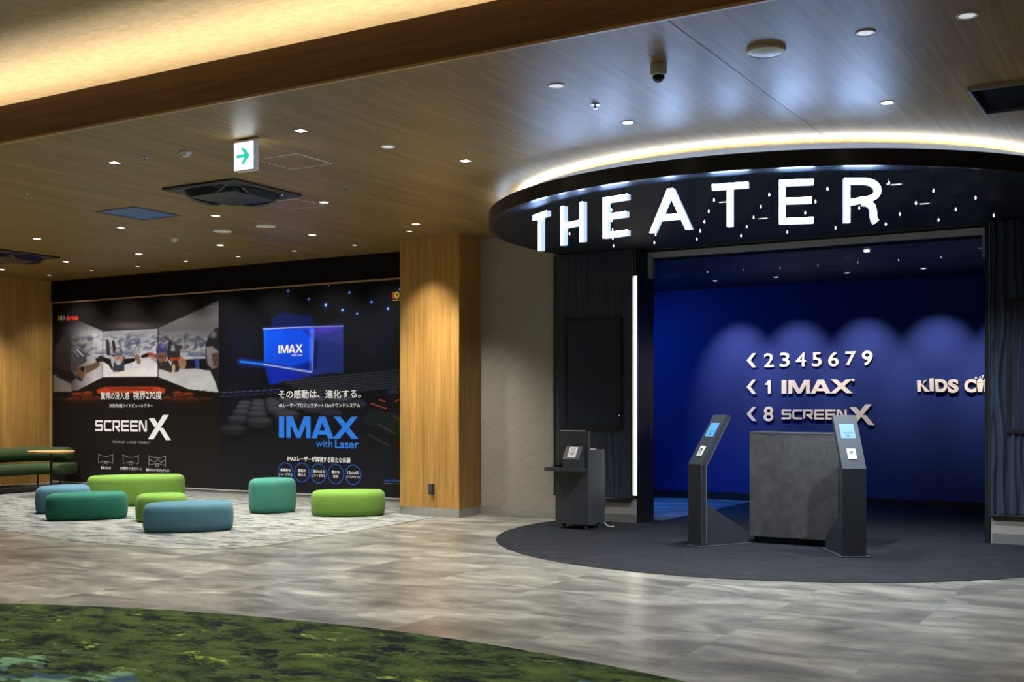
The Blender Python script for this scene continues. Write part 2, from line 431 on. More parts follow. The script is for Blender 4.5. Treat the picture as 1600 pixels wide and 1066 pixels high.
# ------------------------------------------------------------------ the setting
HC = 3.48                       # ceiling
XL, XR = -16.55, 3.2
YB = -3.5                       # behind the camera
YP = 12.6                       # poster wall
BY = 5.79                       # beam face
def sbox(name, a, b, m, **k): return struct(MB().box(a, b).build(name, m, **k))
sbox('floor', (XL - .3, YB - .3, -.2), (XR + .3, 16.3, 0), M['floor'])
sbox('ceiling', (XL, BY + .02, HC), (XR, 12.6, HC + .16), M['wood_ceiling'])
# the cove: beam across the room, higher papered ceiling in front of it
sbox('trim_1', (XL, BY, HC), (XR, BY + .02, 3.775), M['wood_beam'])
sbox('trim_2', (XL, BY - .012, HC - .012), (XR, BY + .012, HC + .004), M['brass'])
struct(MB().box((XL, YB, 4.06), (XR, 6.75, 4.2)).box((XL, 6.7, 3.6), (XR, 6.8, 4.06)).build('ceiling_upper', M['cove']))
o = tag(MB().box((XL + .3, 6.0, 3.645), (XR - .3, 6.06, 3.675)).build('cove_light', M['led_warm']), 'warm strip light hidden on top of the long timber beam', 'light')
sbox('wall_left', (XL - .15, YB, 0), (XL, YP, 4.2), M['wood_wall'])
sbox('wall_right', (XR, YB, 0), (XR + .15, 16, 4.2), M['plaster'])
sbox('wall_rear', (XL, YB - .15, 0), (XR, YB, 4.2), M['plaster'])
sbox('wall_poster', (XL, YP, 0), (-7.8, YP + .15, HC), M['blackwall'])
# wall of the entrance with its opening
PY = 12.17
struct(MB().box((-7.8, PY, 0), (-5.56, 12.6, HC)).build('wall_entrance_left', M['plaster']))
struct(MB().box((-1.70, PY, 0), (XR, 12.6, HC)).build('wall_entrance_right', M['plaster']))
struct(MB().box((-5.56, 12.3, 3.2), (-1.70, 12.6, HC)).build('wall_entrance_lintel', M['darkint']))
struct(MB().box((XL + .002, YB + .01, 0), (XL + .018, YP - .02, .09)).build('baseboard_left', M['skirt_pale']))
struct(MB().box((XL + .02, YP - .014, 0), (-8.59, YP, .085)).build('baseboard_poster', M['skirt_pale']))
struct(MB().box((-7.70, PY - .014, 0), (-6.5, PY, .115)).build('baseboard_entrance_left', M['skirting']))
struct(MB().box((-.55, PY - .014, 0), (XR, PY, .115)).build('baseboard_entrance_right', M['skirting']))
# room behind the entrance
sbox('ceiling_theatre', (-9.8, 12.62, 3.10), (1.4, 16.1, 3.2), M['darkint'])
sbox('wall_theatre', (-9.8, 15.95, 0), (1.4, 16.1, 3.1), M['navy'])
sbox('wall_theatre_left', (-9.9, 12.75, 0), (-9.8, 15.95, 3.1), M['navy'])
sbox('wall_theatre_right', (1.3, 12.6, 0), (1.4, 15.95, 3.1), M['navy'])
sbox('baseboard_theatre', (-9.8, 15.93, 0), (1.3, 15.952, .11), M['black'])
# panel joints of the timber ceiling
struct(MB().box((-2.472, BY + .03, HC - .002), (-2.468, 9.0, HC + .001)).build('trim_3', M['darktrim']))
struct(MB().box((-7.032, 9.0, HC - .002), (-7.028, 11.8, HC + .001)).build('trim_4', M['darktrim']))

# ------------------------------------------------------------------ wood clad column
col = thing('column', (-8.145, 11.97, 0), 'square oak clad column between the dark movie poster and the grey plaster wall', 'column')
MB().box((-.445, -.29, .105), (.445, .63, HC)).build('cladding', M['wood_wall'], col)
MB().box((-.447, -.292, 0), (.447, .63, .105)).build('skirting', M['skirting'], col)
ob = thing('outlet_box', (*at_y(675.5, 772, 11.68)[:2], .27), 'small dark grey box low on the oak column', 'outlet')
MB().box((-.03, -.045, 0), (.03, 0, .135)).build('housing', M['charcoal'], ob, bevel=.004)
MB().box((-.022, -.048, .05), (.022, -.044, .12)).build('cover', M['charcoal2'], ob)

# ------------------------------------------------------------------ carpets
def disc(name, poly, h, m, label):
    return tag(MB().prism(poly, 0.0005, h).build(name, m), label, 'carpet')
CC = (-3.6, 11.47)
ca = math.asin((12.15 - CC[1]) / 2.93)
disc('round_carpet', [(CC[0] + 2.93 * math.cos(t), CC[1] + 2.93 * math.sin(t)) for t in np.linspace(math.pi - ca, 2 * math.pi + ca, 110)]
     + [(-1.77, 12.15), (-1.77, 12.63), (1.29, 12.63), (1.29, 15.92), (-5.4, 15.92), (-5.4, 12.63), (-5.51, 12.63), (-5.51, 12.15)], .004, M['carpet_dark'],
     'charcoal carpet with a round front edge under the canopy, running into the navy room')
gp = [(-4.1654 + 7.146 * math.cos(t), -1.5988 + 7.146 * math.sin(t)) for t in [math.radians(a) for a in np.linspace(0, 180, 120)]]
disc('green_carpet', [(x, y) for x, y in gp] + [(-11.2, -3.2), (2.9, -3.2)], .004, M['carpet_green'], 'mottled moss green carpet with a curved edge in the foreground')
edge_px = [(0, 829), (60, 838), (131, 848), (200, 853), (262, 857), (320, 858.5), (350, 858), (395, 855), (437, 850), (503, 839), (560, 830), (612, 821), (640, 815.5)]
ep = [at_z(u, v, 0)[:2] for u, v in edge_px]
fine = []
for i in range(len(ep) - 1):
    p0 = ep[max(i - 1, 0)]; p1 = ep[i]; p2 = ep[i + 1]; p3 = ep[min(i + 2, len(ep) - 1)]
    for s_ in range(6):
        t = s_ / 6
        fine.append(tuple(.5 * (2 * p1[k] + (p2[k] - p0[k]) * t + (2 * p0[k] - 5 * p1[k] + 4 * p2[k] - p3[k]) * t * t + (3 * p1[k] - p0[k] - 3 * p2[k] + p3[k]) * t ** 3) for k in (0, 1)))
disc('lounge_carpet', [(XL + .02, 9.2), (-14, 8.5)] + fine + [(-7.95, 11.4), (-8.0, 11.67), (-8.6, 11.67), (-8.6, YP - .016), (XL + .02, YP - .016)], .004, M['carpet_grey'],
     'pale grey carpet flecked with dark dashes beneath the ottomans')

# ------------------------------------------------------------------ canopy over the entrance
CX0, CY0 = -3.6, 11.5
can = thing('round_canopy', (CX0, CY0, 3.2), 'round black canopy with a pale glowing upper rim over the theater entrance', 'canopy')
def arc_pts(r, ycut, n=160):
    yc = ycut - CY0
    a0 = math.asin(max(-1, min(1, yc / r)))
    return [(r * math.cos(t), r * math.sin(t)) for t in np.linspace(math.pi - a0, 2 * math.pi + a0, n)]
def ring_part(name, r0, r1, z0, z1, ycut, m, parent=can):
    A = arc_pts(r1, ycut); B = arc_pts(r0, ycut)
    mb = MB(); n = len(A)
    rings = [[(*A[i], z0), (*A[i], z1), (*B[i], z1), (*B[i], z0)] for i in range(n)]
    mb.rings(rings, True)
    return mb.build(name, m, parent, smooth=True)
ring_part('fascia', 2.97, 3.02, 0, .13, PY - .005, M['fascia'])
MB().prism(arc_pts(2.968, PY - .005), .004, .03).build('soffit', M['soffit'], can, smooth=True)
MB().box((-1.95, PY - .004 - CY0, .002), (1.89, 12.29 - CY0, .03)).build('soffit_return', M['soffit'], can)
ring_part('ledge', 2.5, 2.97, .10, .13, PY - .005, M['fascia'])
ring_part('upper_rim', 2.74, 2.78, .13, .228, PY - .005, M['ringwhite'])
ring_part('core', 2.46, 2.5, .13, .28, PY - .005, M['ringwhite'])
ring_part('cove_lamp', 2.66, 2.71, .205, .225, PY - .005, M['led_ring'])
ring_part('added_cool_ring', 2.83, 2.93, .128, .134, PY - .005, M['fill_cool'])  # hidden cool glow added on the ledge to tint rim and ceiling

# ------------------------------------------------------------------ THEATER sign
HT, SW = .348, .047
def glyph(ch, wd):
    h, s_ = HT, SW; r = lambda x0, y0, x1, y1: [(x0, y0), (x1, y0), (x1, y1), (x0, y1)]
    if ch == 'T': return [r(0, h - s_, wd, h), r(wd / 2 - s_ / 2, 0, wd / 2 + s_ / 2, h - s_)]
    if ch == 'H': return [r(0, 0, s_, h), r(wd - s_, 0, wd, h), r(s_, h * .49 - s_ / 2, wd - s_, h * .49 + s_ / 2)]
    if ch == 'E': return [r(0, 0, s_, h), r(s_, 0, wd, s_), r(s_, h - s_, wd, h), r(s_, h * .52 - s_ / 2, wd * .95, h * .52 + s_ / 2)]
    if ch == 'A':
        q = s_ * 1.08; m = wd / 2
        return [[(0, 0), (q, 0), (m, h - .07), (m, h), (m - q * .52, h)], [(wd - q, 0), (wd, 0), (m + q * .52, h), (m, h), (m, h - .07)], [(wd * .235, h * .26), (wd * .765, h * .26), (wd * .71, h * .26 + s_), (wd * .29, h * .26 + s_)]]
    if ch == 'R':
        bow = [(s_, h - s_ / 2)] + [(wd * .55, h - s_ / 2)] + [(wd * .55 + .105 * math.cos(t), h * .725 + (h * .275 - s_ / 2) * math.sin(t)) for t in [math.radians(a) for a in range(75, -91, -15)]] + [(s_, h * .45 + s_ / 2 * .0)]
        leg = [(wd * .50, h * .45), (wd * .66, h * .435), (wd * .76, h * .37), (wd * .79, h * .27), (wd * .80, h * .14), (wd * .83, h * .05), (wd * .87, .004)]
        return [r(0, 0, s_, h)] + stroke(bow, s_) + stroke(leg, s_ * .95)
sg = thing('illuminated_sign', (CX0, CY0, 2.80), 'glowing white THEATER lettering hung along the curved front of the canopy', 'sign')
for ch, ang, wd in (('T', -124.2, .29), ('H', -113.2, .315), ('E', -102.4, .262), ('A', -91.4, .375), ('T', -81.1, .29), ('E', -70.5, .262), ('R', -60.0, .29)):
    a = math.radians(ang); R_ = 2.79
    rz = a + math.pi / 2
    g = [[(x - wd / 2, y) for x, y in q] for q in glyph(ch, wd)]
    lm = extruded(g, .045)
    lm.mi = [1 if min(lm.v[i][1] for i in f_) > .04 else 2 if max(lm.v[i][1] for i in f_) > .04 else 0 for f_ in lm.f]
    le = lm.build('letter', [M['letter'], M['black'], M['letter_side']], sg, loc=(R_ * math.cos(a), R_ * math.sin(a), 0), rot=(0, 0, rz))
    for dx in ((0,) if ch in 'A' else (-wd * .3, wd * .3)):
        MB().tube([(dx, .02, HT - .002), (dx, .02, .4035)], .005, 8).build('hanger', M['black'], le)

# ------------------------------------------------------------------ hanging bulbs under the canopy
ordn = ['first', 'second', 'third', 'fourth', 'fifth', 'sixth', 'seventh', 'eighth', 'ninth', 'tenth', 'eleventh']
rowname = ['front row', 'second row', 'middle row', 'fourth row', 'rearmost row']
def make_bulb():
    b = thing('pendant_bulb', (0, 0, 0), 'bulb', 'light bulb', 'bulbs hanging under the round canopy')
    MB().tube([(0, 0, .03), (0, 0, .105)], .0015, 6).build('cord', M['black'], b)
    MB().lathe([(.004, .034), (.008, .03), (.008, .016), (.006, .012)], n=12).build('cap', M['darktrim'], b, smooth=True)
    MB().lathe([(.006, .013), (.009, .004), (.015, -.008), (.0165, -.016), (.014, -.024), (.007, -.029), (.001, -.030)], n=16).build('glass', M['bulbglass'], b, smooth=True)
    MB().lathe([(.002, .004), (.006, -.006), (.007, -.014), (.002, -.022)], n=8).build('glint_core', M['bulbcore'], b, smooth=True)  # emissive core stands in for glints on the clear glass
    return b
bulb0 = make_bulb(); used = False
for j in range(5):
    Y = 9.08 + .505 * j; xs = []
    for k in range(-6, 7):
        X = -3.43 + .475 * k + (-.24 if j % 2 else 0)
        if -5.5 < X < -1.45 and math.hypot(X - CX0, Y - CY0) < 2.93: xs.append(X)
    for i, X in enumerate(xs):
        b = bulb0 if not used else copy_tree(bulb0); used = True
        b.location = (X, Y, 3.098)
        b['label'] = f'small clear bulb under the canopy, {ordn[i]} from the left in the {rowname[j]}'

# ------------------------------------------------------------------ wall panels flanking the entrance
def wavy(x0, x1, z0, z1, y, amp, hole=None, seed=0):
    nx, nz = int((x1 - x0) / .012), int((z1 - z0) / .04)
    rng = np.random.RandomState(seed); ph = rng.rand(8) * 6.28
    vs = []
    for j in range(nz + 1):
        for i in range(nx + 1):
            x = x0 + (x1 - x0) * i / nx; z = z0 + (z1 - z0) * j / nz
            s_ = x * 2 * math.pi / .085 + 1.5 * math.sin(z * 3.1 + ph[0] + x * 3) + .9 * math.sin(z * 6.3 + ph[1] - x * 7) + .8 * math.sin(x * 23 + ph[2])
            h = (.5 + .5 * math.sin(s_)) ** 1.6
            ed = min(1, (x - x0) / .02, (x1 - x) / .02)
            vs.append((x, y - amp * h * max(0, ed), z))
    W_ = nx + 1
    fs = [(j * W_ + i, j * W_ + i + 1, (j + 1) * W_ + i + 1, (j + 1) * W_ + i) for j in range(nz) for i in range(nx)]
    return vs, fs
def entrance_panel(x0, x1, label, seed, amp):
    xc = (x0 + x1) / 2
    t = thing('wall_panel', (xc, PY, .29), label, 'wall panel', 'dark wavy panels flanking the entrance')
    d = lambda mb: shift(mb, (xc, PY, .29))
    d(MB().box((x0, 12.135, .29), (x1, PY, 3.19))).build('backing', M['black'], t)
    mb = MB().add(*wavy(x0 + .008, x1 - .008, .30, 3.19, 12.134, amp, seed=seed)); d(mb).build('wavy_face', M['dark_panel'], t, smooth=True, angle=80)
    for xa in (x0, x1 - .008): d(MB().box((xa, 12.118, .29), (xa + .008, 12.135, 3.19))).build('edge_trim', M['steel'], t)
    d(MB().box((x0, 12.118, .282), (x1, 12.135, .292))).build('bottom_trim', M['steel'], t)
    return t
entrance_panel(-6.625, -5.575, 'dark wavy wall panel left of the entrance behind the small kiosk cabinet', 3, .004)
entrance_panel(-1.715, -.60, 'dark wavy wall panel cut by the right edge of the picture', 5, .026)
def plinth(x0, x1, label, shows):
    t = thing('plinth', ((x0 + x1) / 2, PY, 0), label, 'plinth')
    MB().box((x0 - (x0 + x1) / 2, -.008, .10), (x1 - (x0 + x1) / 2, 0, .285)).build('riser', M['plaster'], t)
    MB().box((x0 - (x0 + x1) / 2, -.016, 0.004), (x1 - (x0 + x1) / 2, -.0005, .105)).build('skirting', M['skirting'], t)
plinth(-6.5, -5.545, 'grey plinth with metal skirting beneath the left dark wavy panel', 1)
plinth(-1.69, -.62, 'grey plinth with metal skirting beneath the right dark wavy panel', 1)
def monitor(x0, x1, z0, z1, label, led):
    xc = (x0 + x1) / 2; Y = 12.118
    t = thing('wall_monitor', (xc, Y, z0), label, 'monitor', 'portrait monitors on the dark panels')
    hw, h = (x1 - x0) / 2, z1 - z0
    f = MB()
    for a, b in (((-hw, -.012, 0), (hw, .016, .05)), ((-hw, -.012, h - .04), (hw, .016, h)), ((-hw, -.012, .05), (-hw + .045, .016, h - .04)), ((hw - .05, -.012, .05), (hw, .016, h - .04))): f.box(a, b)
    f.build('bezel', M['darktrim'] if 0 else M['black'], t)
    MB().box((-hw + .045, -.004, .05), (hw - .05, .014, h - .04)).build('screen', M['screen'], t)
    if led: MB().box((hw - .03, -.0135, .155), (hw - .018, -.0115, .167)).build('standby_light', M['red_led'], t)
    MB().prism([(hw - .12, .0), (hw - .06, 0), (hw - .075, -.0), (hw - .09, -.025)][:2] + [(hw - .09, -.028)], -.011, .0, fn=lambda p, z: (p[0], z, p[1] + .0)).build('sensor_tab', M['charcoal'], t)
    return t
monitor(-6.485, -5.715, 1.095, 2.405, 'switched-off portrait monitor with a red standby light, left of the entrance', True)
monitor(-1.555, -.75, 1.095, 2.415, 'switched-off portrait monitor cut by the right edge of the picture', False)

# light strip and jamb of the opening
ls = thing('light_strip', (-5.545, 12.15, .33), 'tall vertical warm white light strip on the left side of the entrance', 'light')
MB().box((-.026, -.012, -.01), (.026, .02, 2.56)).build('channel', M['steel'], ls)
MB().box((-.018, -.017, 0), (.012, -.0125, 2.545)).build('diffuser', M['led_strip'], ls)
jl = struct(MB().box((-5.56, 12.172, 0.004), (-5.525, 12.62, 3.2)).build('jamb_left', M['fascia']))
MB().box((-5.524, 12.50, .98), (-5.520, 12.53, 1.16)).build('pull_handle', M['steel'], jl)
struct(MB().box((-1.76, 12.172, 0.004), (-1.70, 12.62, 3.2)).build('jamb_right', M['fascia']))
fr = MB().box((-5.524, 12.44, 3.12), (-1.762, 12.52, 3.185)).box((-5.524, 12.44, 2.885), (-5.47, 12.52, 3.12)).box((-1.82, 12.44, 2.885), (-1.762, 12.52, 3.12))
M['frame_steel'] = plain('satin_frame_metal', (205, 206, 210), .45, .1)
dr = struct(fr.build('window_1', M['frame_steel']))
MB().box((-5.47, 12.485, 2.885), (-1.82, 12.495, 3.12)).build('pane', M['glass'], dr)

# ------------------------------------------------------------------ signs on the navy wall
GY = 15.95
def gold_poly(name, polys, x0, x1, z0, z1, parent, depth=.018):
    q = polys_fit(polys, x0, x1, z0, z1)
    return extruded(q, depth).build(name, M['gold'], parent, loc=(0, -depth - .012, 0))
ARW = [[(.0, .5), (.62, 1), (1.0, 1), (.42, .5)], [(.0, .5), (.42, .5), (1.0, 0), (.62, 0)]]
def px(u, v): p = at_y(u, v, 15.93); return p[0], p[2]
def sign(name, u0, v0, label):
    x, z = px(u0, v0)
    return thing(name, (x, GY, z), label, 'sign', 'champagne wayfinding lettering on the navy wall'), x, z
def digits(t, x, z, spec):
    for ch, u0, u1, v0, v1 in spec:
        (a, zb), (b, zt) = px(u0, v1), px(u1, v0)
        text_part('digit', ch, a - x, b - x, zb - z, zt - z, -.012, M['gold'], t, bold=.014, extrude=.018)
def zz(u, v): return px(u, v)[1]
t, x, z = sign('wayfinding_sign', 1167, 574.5, 'champagne arrow and numerals 2 to 9, top row on the navy wall')
def arrow(t, x, z, v0, v1):
    a = px(1167, v1); b = px(1181.5, v0)
    gold_poly('arrow', ARW, a[0] - x, b[0] - x, a[1] - z, b[1] - z, t)
arrow(t, x, z, 552, 574.5)
digits(t, x, z, [('2', 1194, 1209, 552, 574), ('3', 1218.5, 1234, 551, 573.5), ('4', 1243.5, 1259.5, 551, 573), ('5', 1269, 1284, 550.5, 573), ('6', 1294.5, 1310.5, 549.5, 573), ('7', 1321, 1337.5, 549, 571.5), ('9', 1347, 1363.5, 548, 571.5)])
t, x, z = sign('wayfinding_sign', 1167, 616, 'champagne arrow, numeral 1 and IMAX lettering, middle row on the navy wall')
arrow(t, x, z, 593.5, 616)
gold_poly('digit', [[(.52, 0), (1, 0), (1, 1), (.52, 1)], [(.0, .66), (.52, .66), (.52, .84), (.0, .78)], [(.3, .80), (.52, .80), (.62, 1.0), (.54, 1.0)]], px(1195.5, 615)[0] - x, px(1204.5, 615)[0] - x, zz(1200, 615.5) - z, zz(1200, 594.5) - z, t)
fx0, fx1 = px(1221.5, 615)[0], px(1332, 615)[0]
for q in IMAX_P:
    k = 3.86; a = min(p[0] for f in q for p in f); b = max(p[0] for f in q for p in f)
    gold_poly('letter', q, fx0 - x + (fx1 - fx0) * a / k, fx0 - x + (fx1 - fx0) * b / k, zz(1270, 615) - z, zz(1270, 593.5) - z, t)
MB().lathe([(.02, 0), (.02, .02)], n=12).build('trademark_dot', M['gold'], t, loc=(px(1333.5, 594)[0] - x, -.03, px(1333.5, 594)[1] - z), rot=(math.pi / 2, 0, 0))
t, x, z = sign('wayfinding_sign', 1167, 658, 'champagne arrow, numeral 8 and SCREEN X lettering, bottom row on the navy wall')
arrow(t, x, z, 636, 658)
digits(t, x, z, [('8', 1193.5, 1208.5, 635.5, 658.5)])
fx0, fx1 = px(1221.5, 655)[0], px(1323, 655)[0]
for q in SCREEN_P:
    a = min(p[0] for f in q for p in f); b = max(p[0] for f in q for p in f); k = SCREEN_P[-1][0][0][0] ; k = max(p[0] for f in SCREEN_P[-1] for p in f)
    gold_poly('letter', q, fx0 - x + (fx1 - fx0) * a / k, fx0 - x + (fx1 - fx0) * b / k, zz(1270, 655.5) - z, zz(1270, 640) - z, t)
gold_poly('letter', BIGX_P, px(1326, 660)[0] - x, px(1366, 660)[0] - x, zz(1346, 664.5) - z, zz(1346, 632) - z, t)
x, z = px(1433, 613)
t = thing('kids_sign', (x, GY, z), 'champagne KIDS CIN lettering with a popcorn cup, partly behind the right panel', 'sign', 'champagne wayfinding lettering on the navy wall')
KZ = [('K', [[(0, 0), (.3, .02), (.28, 1), (-.05, .98)], [(.25, .42), (.35, .58), (.8, 1.02), (.6, 1.0)], [(.25, .62), (.45, .62), (1.0, 0), (.62, -.02)]], 1433, 1452.5, 594, 612.5),
      ('I', [[(.1, 0), (1, 0), (.98, 1), (0, .97)]], 1452.3, 1459, 591, 611.5)]
for ch, q, u0, u1, v0, v1 in KZ:
    gold_poly('letter', q, px(u0, v1)[0] - x, px(u1, v1)[0] - x, zz(u0, v1) - z, zz(u0, v0) - z, t)
for ch, u0, u1, v0, v1, sh in (('D', 1461, 1480.5, 592.5, 613, -.08), ('S', 1481.5, 1498, 592.5, 614, 0), ('C', 1507, 1525.5, 592.5, 613.5, 0), ('N', 1538, 1556, 592.5, 612.5, 0)):
    text_part('letter', ch, px(u0, v1)[0] - x, px(u1, v1)[0] - x, zz(u0, v1) - z, zz(u0, v0) - z, -.012, M['gold'], t, bold=.05, extrude=.028, shear=sh)
for ch, u0, u1, v0, v1 in (('E', 1558, 1570, 592.5, 612.5), ('M', 1572, 1592, 592.5, 612.5), ('A', 1594, 1612, 592.5, 612.5)):
    text_part('letter', ch, px(u0, v1)[0] - x, px(u1, v1)[0] - x, zz(u0, v1) - z, zz(u0, v0) - z, -.012, M['gold'], t, bold=.05, extrude=.028)
cup = [[(.22, 0), (.78, 0), (1, .62), (0, .62)], [(0, .66), (1, .66), (.93, .76), (.8, .82), (.72, .9), (.5, .95), (.3, .9), (.2, .82), (.07, .76)]]
gold_poly('popcorn_cup', cup, px(1526, 612)[0] - x, px(1537, 612)[0] - x, zz(1531, 612.5) - z, zz(1531, 590.5) - z, t)
for u, v, r in ((1525, 590.5, .014), (1531.5, 589, .009), (1535.7, 587.5, .012), (1535.2, 591, .007)):
    p = px(u, v); MB().lathe([(r, 0), (r, .02)], n=10).build('popped_kernel', M['gold'], t, loc=(p[0] - x, -.012, p[1] - z), rot=(math.pi / 2, 0, 0))

# ------------------------------------------------------------------ posters on the black wall
def to_px(X, Z, Y):
    d = -SN * X + CS * Y; return CX + F * (CS * X + SN * Y) / d, HY - (Z - EYE) * F / d
def inside(U, V, pts, soft=.8):
    n = len(pts); ins = np.zeros(U.shape, bool); dist = np.full(U.shape, 1e9)
    for i in range(n):
        x0, y0 = pts[i]; x1, y1 = pts[(i + 1) % n]
        c = ((y0 > V) != (y1 > V)); 
        with np.errstate(divide='ignore', invalid='ignore'):
            xi = (x1 - x0) * (V - y0) / (y1 - y0 + 1e-12) + x0
        ins ^= c & (U < xi)
        dx, dy = x1 - x0, y1 - y0; L2 = dx * dx + dy * dy + 1e-9
        t = np.clip(((U - x0) * dx + (V - y0) * dy) / L2, 0, 1)
        dist = np.minimum(dist, np.hypot(U - x0 - t * dx, V - y0 - t * dy))
    return np.clip(.5 + np.where(ins, dist, -dist) / soft, 0, 1)
def ell(U, V, cx, cy_, rx, ry, soft=.8):
    d = np.hypot((U - cx) / rx, (V - cy_) / ry); return np.clip(.5 + (1 - d) * min(rx, ry) / soft, 0, 1)
def seg(U, V, p, q, wd, soft=.8, w2=None):
    dx, dy = q[0] - p[0], q[1] - p[1]; t = np.clip(((U - p[0]) * dx + (V - p[1]) * dy) / (dx * dx + dy * dy), 0, 1)
    ww = wd if w2 is None else wd + (w2 - wd) * t
    return np.clip(.5 + (ww / 2 - np.hypot(U - p[0] - t * dx, V - p[1] - t * dy)) / soft, 0, 1), t
def vnoise(x, y, seed):
    r = np.random.RandomState(seed).rand(64, 64)
    xi, yi = np.floor(x).astype(int), np.floor(y).astype(int); fx, fy = x - xi, y - yi
    fx, fy = fx * fx * (3 - 2 * fx), fy * fy * (3 - 2 * fy)
    g = lambda a, b: r[a % 64, b % 64]
    return (g(xi, yi) * (1 - fx) + g(xi + 1, yi) * fx) * (1 - fy) + (g(xi, yi + 1) * (1 - fx) + g(xi + 1, yi + 1) * fx) * fy
def fbm(x, y, seed, o=5):
    s_, a, k = 0, .5, 1
    for i in range(o): s_ = s_ + a * vnoise(x * k, y * k, seed + i); a *= .5; k *= 2
    return s_
class Img:
    def __init__(s, U, V, c): s.U, s.V = U, V; s.c = np.ones(U.shape + (3,)) * np.array(c, float)
    def over(s, m, c):
        c = np.asarray(c, float); m = m[..., None]
        s.c = s.c * (1 - m) + c * m
    def add(s, m, c): s.c = s.c + m[..., None] * np.array(c, float)
    def poly(s, pts, c, soft=.8, a=1): s.over(inside(s.U, s.V, pts, soft) * a, c)
    def ell(s, x, y, rx, ry, c, soft=.8, a=1): s.over(ell(s.U, s.V, x, y, rx, ry, soft) * a, c)
    def seg(s, p, q, wd, c, soft=.8, w2=None): s.over(seg(s.U, s.V, p, q, wd, soft, w2)[0], c)
def z8(x, y): return (80 + x / 6.038, 480 + y / 6.038)
def art_left(U, V):
    I = Img(U, V, (22, 20, 19))
    I.add(np.clip((V - 640) / 130, 0, 1), (10, 10, 11))
    I.add(np.exp(-((U - 210) / 45) ** 2 - ((V - 510) / 7) ** 2) * (V < 516), (52, 46, 54))
    sky = fbm(U / 22 + V / 40, V / 8, 3); mt = fbm(U / 7 + V / 9 + 3, V / 6 - U / 26, 11, 6)
    base = 178 + (sky - .5) * 46 + np.clip((V - 556) / 30, 0, 1) * 14
    band = np.exp(-((V - 538) / 11) ** 2)
    dark = np.clip((mt - .46) * 6, 0, 1) * band + .9 * np.exp(-((V - 554) / 4.5) ** 2) * np.clip((fbm(U / 12, V / 5, 21) - .38) * 5, 0, 1)
    up = np.exp(-((V - 528) / 7) ** 2) * np.clip((fbm(U / 10, V / 6, 31) - .48) * 5, 0, 1) * .6
    dk = np.clip(dark + up, 0, 1)
    snow = np.stack([base * (1 - dk) + 82 * dk, base * (1 - dk) + 92 * dk, (base + 8) * (1 - dk) + 116 * dk], -1)
    ledge = np.clip(.72 + .4 * (V - 520) / 60, .55, 1.1)[..., None]
    L_ = [z8(20, 30), z8(485, 225), z8(485, 662), z8(250, 785), z8(190, 790), z8(20, 800)]
    sh = np.clip((U - 88) / 60, .12, 1)[..., None]
    I.over(inside(U, V, L_), snow * sh * np.clip((V - 488) / 36, .25, 1)[..., None])
    I.over(inside(U, V, [z8(488, 228), z8(1004, 204), z8(1004, 655), z8(488, 662)]), np.clip(snow * 1.12 * ledge, 0, 235))
    R_ = [z8(1012, 198), z8(1580, -60), z8(1580, 805), z8(1300, 775), z8(1012, 660)]
    I.over(inside(U, V, R_), snow * np.clip((V - 470) / 90, .5, 1)[..., None])
    for a, b in ((z8(486, 222), z8(486, 664)), (z8(1008, 200), z8(1008, 660))): I.seg(a, b, .9, (50, 50, 56))
    # floor of the pictured hall and its red seats
    I.poly([z8(485, 664), z8(1010, 660), z8(1300, 778), z8(1580, 808), z8(1580, 870), z8(20, 870), z8(190, 795), z8(250, 785)], (26, 20, 18))
    I.poly([z8(500, 755), z8(1000, 750), z8(1080, 772), z8(1070, 812), z8(440, 815), z8(430, 780)], (176, 66, 34), 2.5)
    I.poly([z8(560, 768), z8(960, 765), z8(960, 780), z8(560, 783)], (120, 44, 24), 1.5)
    for k in range(2):
        sx = (lambda q: q) if k == 0 else (lambda q: 1535 - q)
        for q, y, wd, h, c in ((345, 808, 85, 26, (150, 62, 30)), (245, 822, 105, 34, (132, 54, 28)), (340, 838, 90, 30, (110, 48, 26)), (210, 870, 130, 40, (84, 42, 26)), (340, 872, 110, 40, (80, 40, 26)), (440, 860, 90, 36, (92, 42, 24)), (85, 870, 120, 36, (56, 34, 24))):
            p = z8(sx(q), y); I.ell(p[0], p[1], wd / 12.1, h / 12.1, c, 1.6); I.ell(p[0], p[1] + h / 14, wd / 12.5, h / 14, tuple(x * .55 for x in c), 1.6)
    P = lambda *q: [z8(a, b) for a, b in q]
    blk = (22, 21, 24)
    # left diver: hair, helmet, face, arm, jacket
    I.poly(P((30, 380), (110, 270), (190, 290), (180, 420), (190, 620), (185, 700), (30, 640)), (48, 42, 42), 2.5)
    I.poly(P((20, 640), (110, 640), (185, 740), (195, 800), (20, 800)), (118, 112, 108), 2)
    I.poly(P((30, 560), (90, 590), (190, 600), (240, 660), (180, 720), (60, 660)), (30, 28, 30), 2)
    I.poly(P((320, 560), (400, 530), (450, 510), (465, 545), (420, 585), (320, 630)), (104, 82, 66), 1.2)
    I.poly(P((415, 490), (470, 455), (500, 470), (490, 510), (430, 525)), (44, 36, 38), 1.2)
    I.poly(P((240, 560), (310, 560), (318, 640), (290, 700), (240, 670)), (106, 76, 58), 1.2)
    I.poly(P((270, 570), (318, 560), (312, 610), (285, 605)), (26, 24, 26), 1)
    I.poly(P((235, 640), (262, 655), (300, 690), (275, 700), (245, 680)), (36, 34, 38), 1)
    I.poly(P((180, 450), (220, 395), (270, 395), (330, 460), (335, 510), (290, 540), (245, 560), (240, 620), (190, 600)), (66, 66, 76), 1.4)
    I.seg(z8(240, 400), z8(300, 460), 2, (176, 176, 186)); I.seg(z8(212, 410), z8(262, 470), 1.2, (140, 140, 150))
